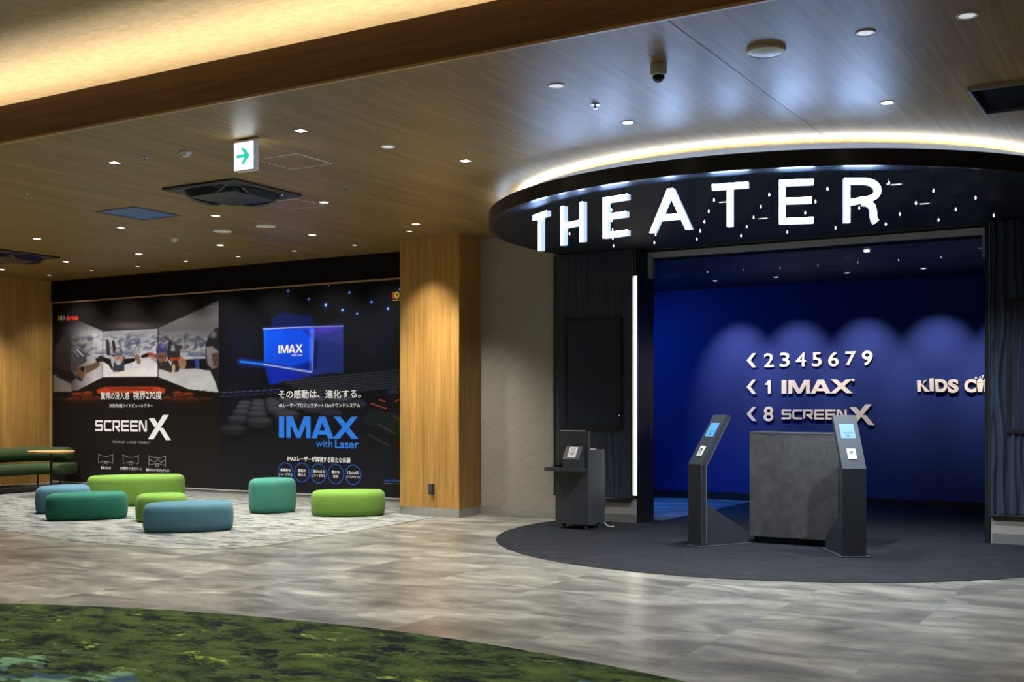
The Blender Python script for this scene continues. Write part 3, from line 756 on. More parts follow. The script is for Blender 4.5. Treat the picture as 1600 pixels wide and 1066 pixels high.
    # centre diver
    I.seg(z8(540, 440), z8(530, 320), 6, (48, 50, 58), 1, 5); I.seg(z8(600, 420), z8(585, 325), 6, (34, 34, 40), 1, 4)
    I.poly(P((490, 470), (560, 490), (610, 480), (600, 600), (570, 590), (540, 545), (490, 515)), blk, 1)
    I.poly(P((680, 490), (780, 480), (800, 500), (770, 520), (700, 540), (670, 560)), blk, 1)
    I.poly(P((560, 440), (690, 470), (690, 600), (640, 610), (585, 610), (560, 520)), (58, 62, 78), 1)
    I.poly(P((560, 450), (600, 480), (585, 580), (565, 520)), (168, 174, 190), 1)
    I.ell(*z8(635, 490), 6.6, 8.4, (176, 146, 132)); I.ell(*z8(633, 527), 3.6, 3.6, (168, 180, 198)); I.seg(z8(615, 486), z8(655, 484), 1.8, (150, 96, 92))
    I.ell(*z8(638, 425), 6.8, 7.6, (92, 94, 106)); I.ell(*z8(628, 410), 2.6, 3.2, (150, 152, 164), 2)
    I.ell(*z8(812, 478), 4, 5.2, (124, 98, 84)); I.ell(*z8(826, 515), 3.4, 4.2, (140, 112, 94))
    # right diver
    I.seg(z8(1105, 430), z8(1128, 300), 6, (44, 42, 44), 1, 5); I.seg(z8(1120, 285), z8(1130, 300), 4, (128, 116, 104))
    I.poly(P((1090, 410), (1170, 415), (1215, 440), (1210, 500), (1100, 500)), (40, 40, 42), 1)
    I.poly(P((1160, 355), (1230, 358), (1240, 385), (1215, 400), (1215, 470), (1175, 450)), (50, 50, 52), 1)
    I.poly(P((850, 455), (920, 430), (930, 470), (850, 480)), blk, 1)
    I.poly(P((918, 430), (940, 425), (990, 465), (985, 495), (920, 475)), (168, 60, 50), 1); I.poly(P((915, 455), (980, 480), (1000, 530), (930, 480)), (150, 150, 158), 1)
    I.poly(P((990, 500), (1030, 540), (1100, 500), (1150, 590), (1130, 620), (1080, 600), (1010, 580)), (52, 48, 52), 1)
    I.ell(*z8(1038, 465), 8, 12, (48, 48, 56)); I.ell(*z8(1040, 468), 6.4, 9.4, (122, 84, 66)); I.poly(P((1010, 455), (1065, 455), (1060, 480), (1015, 478)), (70, 56, 56), 1)
    I.ell(*z8(1040, 385), 8, 7.4, (62, 62, 110)); I.poly(P((990, 385), (1085, 385), (1090, 430), (990, 425)), (58, 58, 100), 1); I.ell(*z8(1052, 365), 4, 3.2, (96, 96, 146), 2)
    I.poly(P((1120, 480), (1230, 472), (1240, 500), (1120, 515)), (170, 58, 44), 1)
    I.ell(*z8(1175, 555), 7, 9.5, (58, 46, 44)); I.ell(*z8(1155, 575), 2.6, 6, (190, 168, 150))
    # near right diver: arm, hand, helmet, visor
    I.poly(P((1255, 495), (1460, 485), (1470, 600), (1380, 580), (1260, 585)), blk, 1); I.poly(P((1350, 485), (1395, 485), (1400, 585), (1365, 580)), (46, 68, 140), 1)
    I.ell(*z8(1238, 530), 6, 9, (150, 120, 96)); I.seg(z8(1215, 505), z8(1262, 500), 1.2, (110, 84, 66)); I.seg(z8(1212, 530), z8(1262, 528), 1.0, (110, 84, 66))
    I.poly(P((1580, 190), (1580, 800), (1545, 700), (1500, 600), (1455, 590), (1455, 360), (1490, 260), (1540, 205)), (28, 27, 32), 1.4)
    I.poly(P((1460, 375), (1520, 370), (1580, 420), (1580, 560), (1520, 585), (1475, 540)), (116, 112, 116), 1.4); I.poly(P((1515, 440), (1580, 430), (1580, 560), (1530, 555)), (72, 56, 50), 2)
    I.ell(*z8(1530, 260), 5, 5, (96, 96, 104), 6)
    tx = fbm(U / 2.6, V / 2.6, 41, 3); fg = np.clip((V - 500) / 20, 0, 1) * (V < 640)
    lum = I.c.mean(-1) / 255; I.c = I.c * (1 + (.9 * (tx - .47) * fg * np.clip(.62 - lum, 0, 1))[..., None])
    return I.c
def z7(x, y): return (370 + x / 5.922, 430 + y / 5.922)
def q6(x, y): return (300 + x / 4, 600 + y / 4)
def art_right(U, V):
    I = Img(U, V, (15, 16, 21))
    I.add(np.clip((V - 640) / 110, 0, 1), (12, 12, 13))
    I.add(np.exp(-((U - 585) / 70) ** 2 - ((V - 540) / 60) ** 2), (2, 5, 12))
    I.add(np.exp(-((U - 377) / 30) ** 2 - ((V - 560) / 70) ** 2), (4, 6, 18))
    P = lambda *q: [z7(a, b) for a, b in q]
    I.poly(P((320, 400), (420, 340), (700, 375), (715, 500), (320, 500)), (16, 26, 92), 5, .8)
    m = inside(U, V, P((250, 495), (985, 470), (985, 930), (700, 985), (320, 1035), (290, 985), (250, 800)), 1.2)
    g = np.clip((U - 410) / 130, 0, 1)
    I.over(m, np.stack([14 + 22 * g, 40 + 6 * g, 160 - 66 * g], -1))
    I.poly(P((715, 575), (985, 655), (985, 480), (720, 500)), (42, 52, 140), 3, .7)
    I.poly(P((745, 590), (985, 660), (985, 900), (740, 880)), (28, 44, 118), 4, .8); I.poly(P((710, 600), (752, 610), (745, 850), (715, 860)), (10, 18, 60), 3, .7)
    I.poly(P((250, 500), (712, 490), (700, 890), (255, 800)), (12, 70, 226), 1.6)
    I.poly(P((330, 500), (600, 500), (712, 600), (712, 560), (640, 500)), (10, 36, 150), 5, .8)
    I.add(np.exp(-((U - 402) / 14) ** 2) * inside(U, V, P((250, 500), (712, 490), (700, 890), (255, 800)), 1.2), (0, 46, 28))
    I.poly(P((300, 560), (420, 500), (470, 620), (330, 840)), (16, 90, 250), 8, .5)
    I.poly(P((500, 860), (700, 790), (700, 895)), (6, 24, 120), 6, .8)
    I.add(np.exp(-((U - 487) / 3.2) ** 2) * inside(U, V, P((600, 500), (716, 495), (702, 895), (600, 880)), 1.2), (60, 44, 30))
    I.poly(P((285, 860), (500, 890), (720, 985), (330, 1035)), (14, 44, 190), 3, .8); I.poly(P((420, 930), (640, 930), (560, 1005)), (34, 24, 170), 6, .6)
    for a, b, wd, c in ((z7(245, 497), z7(980, 470), 1.2, (176, 196, 246)), (z7(35, 800), z7(250, 826), 3.4, (30, 126, 250)), (z7(250, 826), z7(690, 897), 1.6, (200, 226, 255))):
        mm, tt = seg(U, V, a, b, wd * 3.2, 5); I.over(mm * .45, (30, 70, 230)); I.seg(a, b, wd, c, 1.2)
    I.seg(z7(715, 500), z7(700, 895), .9, (120, 130, 250), 1.2)
    I.poly(P((715, 490), (960, 478), (960, 492), (840, 540), (720, 530)), (92, 46, 200), 5, .6)
    for x, y, r in ((476, 145, 1.5), (666, 222, 1.2), (823, 277, 1.4), (978, 323, 1.1), (1113, 356, .9), (852, 95, 1.0), (1043, 160, 1.4), (1245, 250, 1.2), (1399, 312, 1.1), (1510, 132, 1.1)):
        p = z7(x, y); d = np.hypot(U - p[0], V - p[1]); I.add(np.exp(-(d / (r * 2.2)) ** 2), (10, 46, 150)); I.add(np.exp(-(d / r) ** 2), (190, 190, 150))
        I.add(np.exp(-((U - p[0]) / .6) ** 2 - ((V - p[1]) / (r * 3.4)) ** 2) + np.exp(-((V - p[1]) / .6) ** 2 - ((U - p[0]) / (r * 3)) ** 2), (10, 40, 120))
    # rows of seats
    fade = lambda v: float(np.clip((705 - v) / 70, .12, 1))
    I.poly([q6(480, 10), q6(840, -66), q6(1300, -70), q6(1300, 10), q6(900, 120), q6(160, 120), q6(170, 30)], (17, 18, 23), 3)
    for r in range(7):
        for k in range(34):
            t_ = k / 33; X = 560 + t_ * (760 - r * 30) + r * 40; Y = 10 + r * 13 - t_ * (74 - r * 3)
            p = q6(X, Y - 22); I.ell(p[0], p[1], 4.2 - 2 * t_ + r * .35, 1.9 - .7 * t_ + r * .1, (30, 32, 40), .9); I.ell(p[0], p[1] - .7, 3.4 - 1.7 * t_ + r * .3, .7, (58, 60, 72), .8)
    for k in range(9):
        p = q6(200 + k * 42, 55 - k * 2.5); I.ell(p[0], p[1] + 1, 4.8, 2.4, (20, 24, 46), .9); I.ell(p[0], p[1], 4.4, 1.0, (62, 70, 112), .8)
        p = q6(190 + k * 42, 78 - k * 2.5); I.ell(p[0], p[1] + 1, 4.8, 2.4, (16, 18, 30), .9); I.ell(p[0], p[1], 4.4, .9, (44, 48, 74), .8)
    for x0, y0, dx, dy, rx, ry, n in ((330, 122, 84, -8, 40, 20, 5), (320, 146, 92, -14, 44, 22, 5), (305, 178, 106, -18, 52, 25, 5), (285, 222, 124, -30, 64, 30, 5), (255, 285, 168, -46, 78, 36, 5)):
        for k in range(n):
            p = q6(x0 + k * dx, y0 + k * dy); f = fade(p[1]); rx_, ry_ = rx / 4, ry / 4
            I.ell(p[0], p[1] + ry_ * .8, rx_ * 1.0, ry_ * 1.5, (16, 17, 20), 1.2); I.ell(p[0], p[1], rx_, ry_, tuple(a * f + 20 * (1 - f) for a in (38, 40, 50)), 1.2); I.ell(p[0], p[1] - ry_ * .35, rx_ * .86, ry_ * .5, tuple(a * f + 20 * (1 - f) for a in (62, 64, 76)), 2)
    for x, y, rx, ry in ((870, 195, 70, 42), (1040, 140, 52, 44), (1255, 60, 34, 34)):
        p = q6(x, y); I.ell(p[0], p[1], rx / 4, ry / 4, (40, 40, 60), 1.4); I.poly([q6(x - rx, y), q6(x + rx, y), q6(x + rx * .9, y + 130), q6(x - rx * .9, y + 130)], (18, 18, 26), 2, .9)
    I.poly([q6(1120, 160), q6(1300, 190), q6(1300, 330), q6(1060, 240)], (22, 30, 34), 3)
    for a, b in (((1118, 122), (1215, 155)), ((1170, 98), (1208, 112)), ((1270, 110), (1290, 100))): I.seg(q6(*a), q6(*b), 1.4, (176, 72, 52))
    for a, b, wd in (((1255, 200), (1300, 225), 4), ((1170, 255), (1265, 310), 3.4), ((1110, 320), (1230, 385), 3)): I.seg(q6(*a), q6(*b), wd, (52, 46, 44), 1.4)
    return np.clip(I.c, 0, 250)
def poster(name, x0, x1, z0, z1, fn, label):
    xc = (x0 + x1) / 2; Y = YP - .004
    t = thing(name, (xc, Y, z0), label, 'poster', 'movie format posters on the black wall')
    MB().box((x0 - xc, -.008, 0), (x1 - xc, 0, z1 - z0)).build('board', M['blackwall'], t)
    nx, nz = int((x1 - x0) / .0125), int((z1 - z0) / .0125)
    X, Z = np.meshgrid(np.linspace(x0 + .002, x1 - .002, nx), np.linspace(z0 + .002, z1 - .002, nz))
    U, V = to_px(X, Z, Y - .009)
    c = np.clip(fn(U, V), 0, 255) / 255
    c = np.where(c <= .04045, c / 12.92, ((c + .055) / 1.055) ** 2.4)
    me = bpy.data.meshes.new('artwork')
    co = np.stack([X - xc, np.full(X.shape, -.009), Z - z0], -1).reshape(-1, 3)
    idx = np.arange(nx * nz).reshape(nz, nx)
    q = np.stack([idx[:-1, :-1], idx[:-1, 1:], idx[1:, 1:], idx[1:, :-1]], -1).reshape(-1, 4)
    me.vertices.add(len(co)); me.vertices.foreach_set('co', co.ravel())
    me.loops.add(q.size); me.loops.foreach_set('vertex_index', q.ravel().astype(np.int32))
    me.polygons.add(len(q)); me.polygons.foreach_set('loop_start', np.arange(0, q.size, 4, dtype=np.int32))
    me.update(calc_edges=True)
    at = me.color_attributes.new('ink', 'FLOAT_COLOR', 'POINT')
    at.data.foreach_set('color', np.concatenate([c.reshape(-1, 3), np.ones((len(co), 1))], 1).astype(np.float32).ravel())
    me.materials.append(M['ink']); link('artwork', me, t)
    return t, xc, z0
k = N('printed_ink'); a = k.new('ShaderNodeAttribute', attribute_name='ink')
gm = k.new('ShaderNodeVectorMath', operation='SCALE'); k.link(a.outputs['Color'], gm.inputs[0]); gm.inputs['Scale'].default_value = 1.2
M['ink'] = k.set(gm.outputs[0], .6, 0, .12)
TY = -.0105                     # lettering lies on the artwork
def ptext(t, xc, z0, name, body, u0, u1, v0, v1, mat, **kw):
    a = at_y(u0, (v0 + v1) / 2, YP - .015); b = at_y(u1, (v0 + v1) / 2, YP - .015); um = (u0 + u1) / 2
    zb, zt = at_y(um, v1, YP - .015)[2], at_y(um, v0, YP - .015)[2]
    return text_part(name, body, a[0] - xc, b[0] - xc, zb - z0, zt - z0, TY, mat, t, **kw)
def ppoly(t, xc, z0, name, polys, u0, u1, v0, v1, mat, y=TY):
    a = at_y(u0, (v0 + v1) / 2, YP - .015); b = at_y(u1, (v0 + v1) / 2, YP - .015); um = (u0 + u1) / 2
    q = polys_fit(polys, a[0] - xc, b[0] - xc, at_y(um, v1, YP - .015)[2] - z0, at_y(um, v0, YP - .015)[2] - z0)
    return extruded(q, 0).build(name, mat, t, loc=(0, y, 0))
XM = at_y(342.3, 600, YP - .01)[0]
ZB, ZT = .115, 3.09
t, xc, z0 = poster('wall_poster_print', XL + .045, XM - .001, ZB, ZT, art_left, 'left poster with skydivers on three cinema screens above SCREEN X lettering')
pt = lambda *a, **kw: ptext(t, xc, z0, *a, **kw)
pt('headline', '驚愕の没入感', 157.5, 202, 613, 624.5, M['print_white'], bold=.012)
pt('headline', '視界270度', 208, 253, 611, 624.5, M['print_white'], bold=.012)
pt('subtitle', '次世代3面ワイドビューシアター', 170.7, 238.5, 631.3, 637, M['print_white'], bold=.014)
ppoly(t, xc, z0, 'logo_lettering', [f for q in SCREEN_P for f in q], 149, 229.5, 657, 675.5, M['print_white'])
ppoly(t, xc, z0, 'logo_lettering', BIGX_P, 231, 267, 648.5, 687.5, M['print_white'])
pt('tagline', 'PREMIUM LARGE FORMAT', 176, 235, 689, 693.4, M['print_grey'], bold=.012, spacing=1.35)
def icon(u0, u1, v0, v1, kind):
    L_ = []; wd = .045
    o = [(0, 1), (.38, .78), (.62, .78), (1, 1), (1, 0), (.62, .2), (.38, .2), (0, 0), (0, 1.02)]
    o = [(x * 1.35, y) for x, y in o]; L_ += stroke(o, wd)
    if kind == 0: L_ += stroke([(.675 + .12 * math.cos(a), .08 + .12 * math.sin(a)) for a in np.linspace(0, 6.28, 12)], wd) + stroke([(.48, .3), (.87, -.14)], wd) + stroke([(.48, -.14), (.87, .3)], wd)
    if kind == 1: L_ += stroke([(.675, .32), (.56, .1), (.56, -.14), (.79, -.14), (.79, .1), (.675, .32)], wd) + stroke([(-.08, 1.05), (.1, .95)], wd * 1.6) + stroke([(1.25, .95), (1.43, 1.05)], wd * 1.6)
    if kind == 2: L_ += stroke([(0, .4), (.2, .58), (.32, .42), (.5, .36), (.7, .62), (.85, .5), (1.05, .3), (1.15, .55), (1.35, .5)], wd) + stroke([(.56, .1), (.79, .1), (.79, -.12), (.56, -.12), (.56, .12)], wd * 1.5) 
    ppoly(t, xc, z0, 'icon', L_, u0, u1, v0, v1, M['print_grey'])
icon(153.7, 176.5, 710, 726, 0); icon(191, 217.7, 711, 727, 1); icon(232.5, 259, 712, 730, 2)
pt('caption', '驚異の没入感', 157.3, 173, 729, 733.5, M['print_white'], bold=.014)
pt('caption', '270°視野すべてがスクリーン', 187.5, 221.5, 730, 735, M['print_white'], bold=.014)
pt('caption', '最新のマルチプロジェクション', 228, 264.3, 732.5, 737.3, M['print_white'], bold=.014)
pt('cinema_logo', '10', 91, 97.5, 493, 501.5, M['print_yellow'], bold=.04)
pt('cinema_logo', '9', 98, 101.5, 493, 501.5, M['print_blue'], bold=.04)
pt('cinema_logo', 'cinemas', 103, 122.5, 492, 501, M['print_red'], bold=.05)
t, xc, z0 = poster('wall_poster_print', XM + .001, -8.62, ZB, ZT, art_right, 'right poster with a blue laser screen over cinema seats and big blue IMAX lettering')
pt('headline', 'その感動は、進化する。', 435.7, 563.7, 609.3, 622.3, M['print_white'], bold=.018)
pt('subtitle', '4Kレーザープロジェクター + 12chサウンドシステム', 435.7, 562.6, 630.3, 636.8, M['print_white'], bold=.016)
ppoly(t, xc, z0, 'logo_lettering', [f for q in IMAX_P for f in q], 435.7, 560, 651, 685, M['print_blue'])
pt('logo_lettering', 'with', 493.7, 519, 687.3, 698.8, M['print_blue'])
pt('logo_lettering', 'Laser', 523.5, 560.5, 687.8, 701, M['print_blue'], bold=.018)
pt('headline', 'IMAXレーザーが実現する新たな体験', 449.5, 547.5, 714, 722.3, M['print_white'], bold=.022)
ppoly(t, xc, z0, 'logo_lettering', [f for q in IMAX_P for f in q], 435, 473.3, 538.7, 551.7, M['print_white'])
pt('logo_lettering', 'with Laser', 455.5, 473, 552.6, 556.8, M['print_white'])
for (u, v), (a, b) in zip(((446, 738), (471.5, 738.7), (497.7, 740), (524.5, 741), (551.7, 742.2)), (('驚異的な', 'シャープネス'), ('最高の', '明るさ'), ('深みのある', 'コントラスト'), ('豊かな', '色彩'), ('12chの', 'リアルサウンド'))):
    c = at_y(u, v, YP - .015); st = stroke([(.14 * math.cos(q), .137 * math.sin(q)) for q in np.linspace(0, 2 * math.pi, 40)], .0115)
    rg = extruded([[(x + c[0] - xc, y + c[2] - z0) for x, y in f] for f in st], 0).build('ring', M['print_ring'], t, loc=(0, TY, 0))
    wa, wb = min(9, .9 + len(a) * 1.75), min(10.2, .9 + len(b) * 1.6)
    pt('caption', a, u - wa, u + wa, v - 5.6, v - .9, M['print_white'], bold=.018); pt('caption', b, u - wb, u + wb, v + 1.4, v + 5.8, M['print_white'], bold=.018)
pt('web_address', 'www.109cinemas.net', 599.8, 640, 749.4, 753.6, M['print_ring'], bold=.02)
pt('caption', '詳細はウェブサイトへ', 600, 630, 755.2, 757, M['print_grey'])
pt('cinema_logo', '1', 612.5, 615.8, 456, 466.5, M['print_red'], bold=.06)
pt('cinema_logo', '0', 616, 624, 455.5, 466.8, M['print_yellow'], bold=.05)
pt('cinema_logo', '9', 624.6, 631, 455.5, 466.8, M['print_blue'], bold=.05)
ppoly(t, xc, z0, 'cinema_logo', [[(0, 0), (1, 0), (1, 1), (0, 1)]], 613.5, 633, 468, 469.4, M['print_yellow'])
pr = thing('picture_rail', ((XL - 8.6) / 2, YP, 3.10), 'thin brass rail along the top of the two dark posters', 'rail')
hw = (-8.6 - XL) / 2
MB().box((-hw, -.022, 0), (hw, -.001, .022)).build('rail', M['brass'], pr)
br = thing('bottom_rail', ((XL - 8.6) / 2, YP, .088), 'slim pale metal rail along the bottom of the two dark posters', 'rail')
MB().box((-hw + .02, -.026, 0), (hw - .0, -.001, .026)).build('rail', M['skirt_pale'], br)
MB().box((-hw + .02, -.03, -.0), (hw - .0, -.026, .008)).build('dark_lip', M['darktrim'], br)  # narrow dark strip along the rail's lower front edge
struct(MB().box((XL + .001, YP - .03, .09), (XL + .042, YP - .001, 3.095)).build('trim_5', M['brass']))

# ------------------------------------------------------------------ ottomans
def ottoman(u0, u1, vtop, vbot, plan, mat, label, depth, zh, rot=0):
    """a soft pebble: plan polygon (unit box, x right, y away) rounded, with rolled top and bottom edges"""
    um = (u0 + u1) / 2; d0 = EYE * F / (vbot - HY); d = d0 + depth / 2
    W_ = (u1 - u0) / F * (d0 + depth * .35)
    r = ray(um, HY); c = (r[0] * d, r[1] * d)
    pts = [Vector((x * W_, y * depth)) for x, y in plan]
    for _ in range(4):
        q = []
        for i in range(len(pts)):
            a, b = pts[i], pts[(i + 1) % len(pts)]; q += [a * .75 + b * .25, a * .25 + b * .75]
        pts = q
    xs = [p.x for p in pts]; ys = [p.y for p in pts]
    pts = [Vector(((p.x - min(xs)) / (max(xs) - min(xs)) * W_ - W_ / 2, (p.y - min(ys)) / (max(ys) - min(ys)) * depth - depth / 2)) for p in pts]
    n = len(pts); nor = []
    for i in range(n):
        dd = (pts[(i + 1) % n] - pts[i - 1]).normalized(); nor.append(Vector((dd.y, -dd.x)))
    if sum(pts[i].x * pts[(i + 1) % n].y - pts[(i + 1) % n].x * pts[i].y for i in range(n)) < 0: nor = [-v for v in nor]
    R_ = .06
    prof = [(.055, .0), (.03, .008), (.012, .03), (.004, .07), (0, zh * .5), (.004, zh - R_ * 1.3), (.012, zh - R_ * .7), (.03, zh - R_ * .28), (.06, zh - R_ * .04), (.1, zh)]
    rings = [[(pts[i].x - nor[i].x * o_, pts[i].y - nor[i].y * o_, z) for i in range(n)] for o_, z in prof]
    for s_, dz in ((.6, .008), (.3, .012), (.05, .013)): rings.append([(p[0] * s_, p[1] * s_, zh + dz) for p in rings[9]])
    o = MB().rings(rings).build('ottoman', mat, None, smooth=True, angle=80, loc=(c[0], c[1], .004), rot=(0, 0, math.atan2(r[1], r[0]) - math.pi / 2 + rot))
    return tag(o, label, 'ottoman', 'felt ottomans in the lounge corner')
BLK = [(0, .25), (.02, .8), (.3, 1), (.75, 1), (1, .9), (1, .3), (.8, 0), (.3, 0)]
WDG = [(0, .1), (0, .62), (.22, .92), (.6, 1), (.98, 1), (1, .35), (.86, .1), (.5, 0)]
ottoman(58, 140, 759, 804.5, WDG, M['f_blue'], 'pale blue felt ottoman farthest left beside the round side table', .72, .335)
ottoman(75, 197.5, 767, 815, WDG, M['f_dkgreen'], 'long dark green felt ottoman in front of the pale blue one', .6, .315)
ottoman(140, 287, 741, 792.5, BLK, M['f_lime2'], 'largest lime green felt ottoman standing at the back below the left poster', .62, .41)
ottoman(213, 292, 770, 818.5, BLK, M['f_lime'], 'small lime green felt ottoman half hidden behind the front blue one', .62, .32)
ottoman(226, 364, 783, 834, WDG, M['f_blue'], 'large blue felt ottoman nearest the camera', .66, .305)
ottoman(389, 462.5, 744, 804, [(0, .3), (.05, .85), (.4, 1), (.85, 1), (1, .8), (1, .3), (.55, 0), (.15, 0)], M['f_teal'], 'tall teal felt ottoman standing alone in front of the right poster', .62, .43)
ottoman(486, 602.5, 765, 809, BLK, M['f_lime2'], 'low lime green felt ottoman nearest the oak column', .6, .31)

# ------------------------------------------------------------------ bench and side table
bn = thing('bench', (-16.1, 10.2, 0), 'forest green upholstered bench with a round bolster against the oak wall', 'bench')
def bench_path(xb, y1, rr, turn):
    p = [(xb, y) for y in np.linspace(6.6, y1 - rr, 14)]
    p += [(xb + rr - rr * math.cos(a), y1 - rr + rr * math.sin(a)) for a in np.linspace(.12, math.radians(turn), 12)]
    return p
def sweep(path, prof, zc, round_end=True):
    rings = []; P = [Vector(p) for p in path]
    n = len(P)
    for i, p in enumerate(P):
        d = (P[min(i + 1, n - 1)] - P[max(i - 1, 0)]).normalized(); s_ = Vector((d.y, -d.x))
        rings.append([(p.x + s_.x * a, p.y + s_.y * a, zc + b) for a, b in prof])
    if round_end:
        d = (P[-1] - P[-2]).normalized(); s_ = Vector((d.y, -d.x)); p = P[-1]
        for k, sc in ((.015, .97), (.028, .9), (.036, .78)): rings.append([(p.x + d.x * k + s_.x * a * sc, p.y + d.y * k + s_.y * a * sc, zc + b * sc) for a, b in prof])
    return MB().rings(rings)
circ = lambda r, q: [(r * math.cos(t), q * math.sin(t)) for t in np.linspace(0, 2 * math.pi, 24, endpoint=False)]
def rrect(w_, h_, r, n=5):
    o = []
    for cx_, cy_, a0 in ((w_ / 2 - r, h_ / 2 - r, 0), (-w_ / 2 + r, h_ / 2 - r, 90), (-w_ / 2 + r, -h_ / 2 + r, 180), (w_ / 2 - r, -h_ / 2 + r, 270)):
        o += [(cx_ + r * math.cos(math.radians(a0 + 90 * k / n)), cy_ + r * math.sin(math.radians(a0 + 90 * k / n))) for k in range(n + 1)]
    return o
B0 = (-16.1, 10.2, 0)
shift(sweep(bench_path(-16.30, 12.38, .55, 82), circ(.115, .115), .585), B0).build('bolster', M['f_bench'], bn, smooth=True, angle=60)
shift(sweep(bench_path(-16.12, 12.26, .5, 80), rrect(.52, .18, .085), .36), B0).build('seat', M['f_bench'], bn, smooth=True, angle=60)
shift(sweep(bench_path(-16.02, 12.2, .5, 70), rrect(.36, .07, .01, 2), .055, False), B0).build('base_rail', M['darktrim'], bn)
for x, y in ((-16.25, 11.1), (-15.93, 11.1), (-16.1, 12.0), (-15.72, 12.14), (-16.25, 9.2), (-15.93, 9.2)):
    shift(MB().tube([(x, y, .005), (x, y, .275)], .014, 10), B0).build('leg', M['black'], bn, smooth=True)
tp = at_z(80, 777, 0)
tb = thing('side_table', (tp[0], tp[1], 0), 'small round oak side table on a thin black post beside the bench', 'table')
MB().lathe([(.0, .0), (.315, 0), (.335, .012), (.335, .026), (.325, .034), (.0, .034)], n=48).build('tabletop', M['table_wood'], tb, smooth=True, loc=(0, 0, .665))
MB().lathe([(.02, .02), (.02, .666)], n=16).build('post', M['black'], tb, smooth=True)
MB().lathe([(.0, 0.004), (.2, .004), (.2, .016), (.03, .024), (.0, .024)], n=40).build('base', M['black'], tb, smooth=True)

# ------------------------------------------------------------------ entrance furniture
def kiosk(loc, rz, label, sc):
    t = thing('ticket_kiosk', (*loc, .004), label, 'kiosk', 'leaning ticket reader kiosks', rz)
    W_ = sc / 2; zb, zt, ln = .795, 1.275, .315
    L_ = math.hypot(zt - zb, ln); tz, ty = (zt - zb) / L_, ln / L_       # along the arm
    MB().box((-W_ - .035, -.05, 0), (W_ + .035, .63, .008)).build('base_plate', M['charcoal'], t)
    MB().prism([(0, .008), (.062, .008), (.062, zb - .01), (.062 + ln - .01, zt - .01), (ln, zt), (0, zb)], -W_, W_, fn=lambda p, z: (z, p[0], p[1])).build('housing', M['charcoal'], t)
    MB().prism([(.062, .03), (.078, .03), (.078, zb - .02), (.078 + ln - .02, zt - .03), (.062 + ln - .01, zt - .02), (.062, zb - .01)], -W_ + .006, W_ - .006, fn=lambda p, z: (z, p[0], p[1])).build('back_cover', M['silver'], t)
    MB().prism([(.079, .008), (.60, .008), (.60, .115), (.079, .41)], -W_ + .012, W_ - .012, fn=lambda p, z: (z, p[0], p[1])).build('foot_wedge', M['charcoal'], t)
    def onarm(name, x0, x1, s0, s1, m, h=.002, parent=t, dep=0):
        q = [(x0, s0), (x1, s0), (x1, s1), (x0, s1)]
        f = lambda p, o_: (p[0], p[1] * ty - o_ * tz, zb + p[1] * tz + o_ * ty)
        return MB().prism(q, dep, h, fn=f).build(name, m, parent)
    sw = W_ * .62
    scn = onarm('screen', -sw, sw, L_ * .56, L_ * .83, M['kscreen'], .003)
    # the arm's two printed lines and the chevron below them
    onarm('screen_text', -sw * .72, sw * .72, L_ * .665, L_ * .673, M['kprint'], .004, scn, .003); onarm('screen_text', -sw * .55, sw * .6, L_ * .648, L_ * .655, M['kprint'], .004, scn, .003)
    f = lambda p, o_: (p[0], p[1] * ty - o_ * tz, zb + p[1] * tz + o_ * ty)
    MB().prism([(-.016, L_ * .628), (0, L_ * .612), (.016, L_ * .628), (.016, L_ * .606), (0, L_ * .585), (-.016, L_ * .606)], .003, .004, fn=f).build('screen_arrow', M['kprint'], scn)
    rd = onarm('reader', -W_ * .36, W_ * .36, L_ * .17, L_ * .36, M['white'], .006)
    onarm('reader_window', -W_ * .24, W_ * .24, L_ * .19, L_ * .32, M['skirt_pale'], .007, rd, .006)
    MB().prism([(-W_ * .22, L_ * .315), (W_ * .22, L_ * .315), (-W_ * .02, L_ * .25)], .007, .008, fn=f).build('reader_mark', M['charcoal2'], rd)
    for s_ in (-1, 1):
        MB().prism([(.02, .02), (.045, .02), (.045, zb), (.02, zb)], s_ * W_, s_ * (W_ + .002), fn=lambda p, z: (z, p[0], p[1])).build('side_strip', M['steel'], t)
kiosk((-4.144, 10.444), math.radians(-30), 'left ticket kiosk whose slim arm leans right, standing before the grey counter', .2)
kiosk((-2.598, 10.397), math.radians(30.6), 'right ticket kiosk with a blue screen overlapping the counter corner', .214)
ct = thing('reception_counter', (-3.34, 11.28, .004), 'low slate grey counter block standing between the two ticket kiosks', 'counter')
MB().box((-.44, -.29, .065), (.44, .29, 1.085)).build('body', M['slate'], ct, bevel=.004)
MB().box((-.40, -.25, 0.001), (.36, .27, .065)).build('toe_kick', M['black'], ct)
MB().box((-.441, -.292, 1.085), (.441, .292, 1.095)).build('top', M['charcoal2'], ct, bevel=.002)
MB().box((-.44, -.288, 1.095), (-.23, .1, 1.106)).build('lid', M['charcoal2'], ct, bevel=.002)
mc = thing('check_in_cabinet', (-5.89, 11.2, .0045), 'dark grey cabinet on casters with a small white reader shelf, below the left monitor', 'cabinet')
MB().box((-.205, 0, .055), (.205, .05, 1.085)).build('front_panel', M['charcoal2'], mc, bevel=.002)
MB().box((-.20, .05, .055), (.205, .41, .875)).build('body', M['charcoal2'], mc, bevel=.002)
MB().box((-.14, .004, 1.085), (.15, .046, 1.092)).build('top_slot', M['white'], mc)
MB().box((.03, .1, .875), (.16, .28, .885)).build('rear_tray', M['white'], mc)
MB().box((-.26, -.16, .645), (.19, -.001, .685)).build('shelf', M['charcoal2'], mc, bevel=.003)
MB().box((-.17, -.10, .685), (-.08, -.03, .715)).build('barcode_cradle', M['black'], mc)
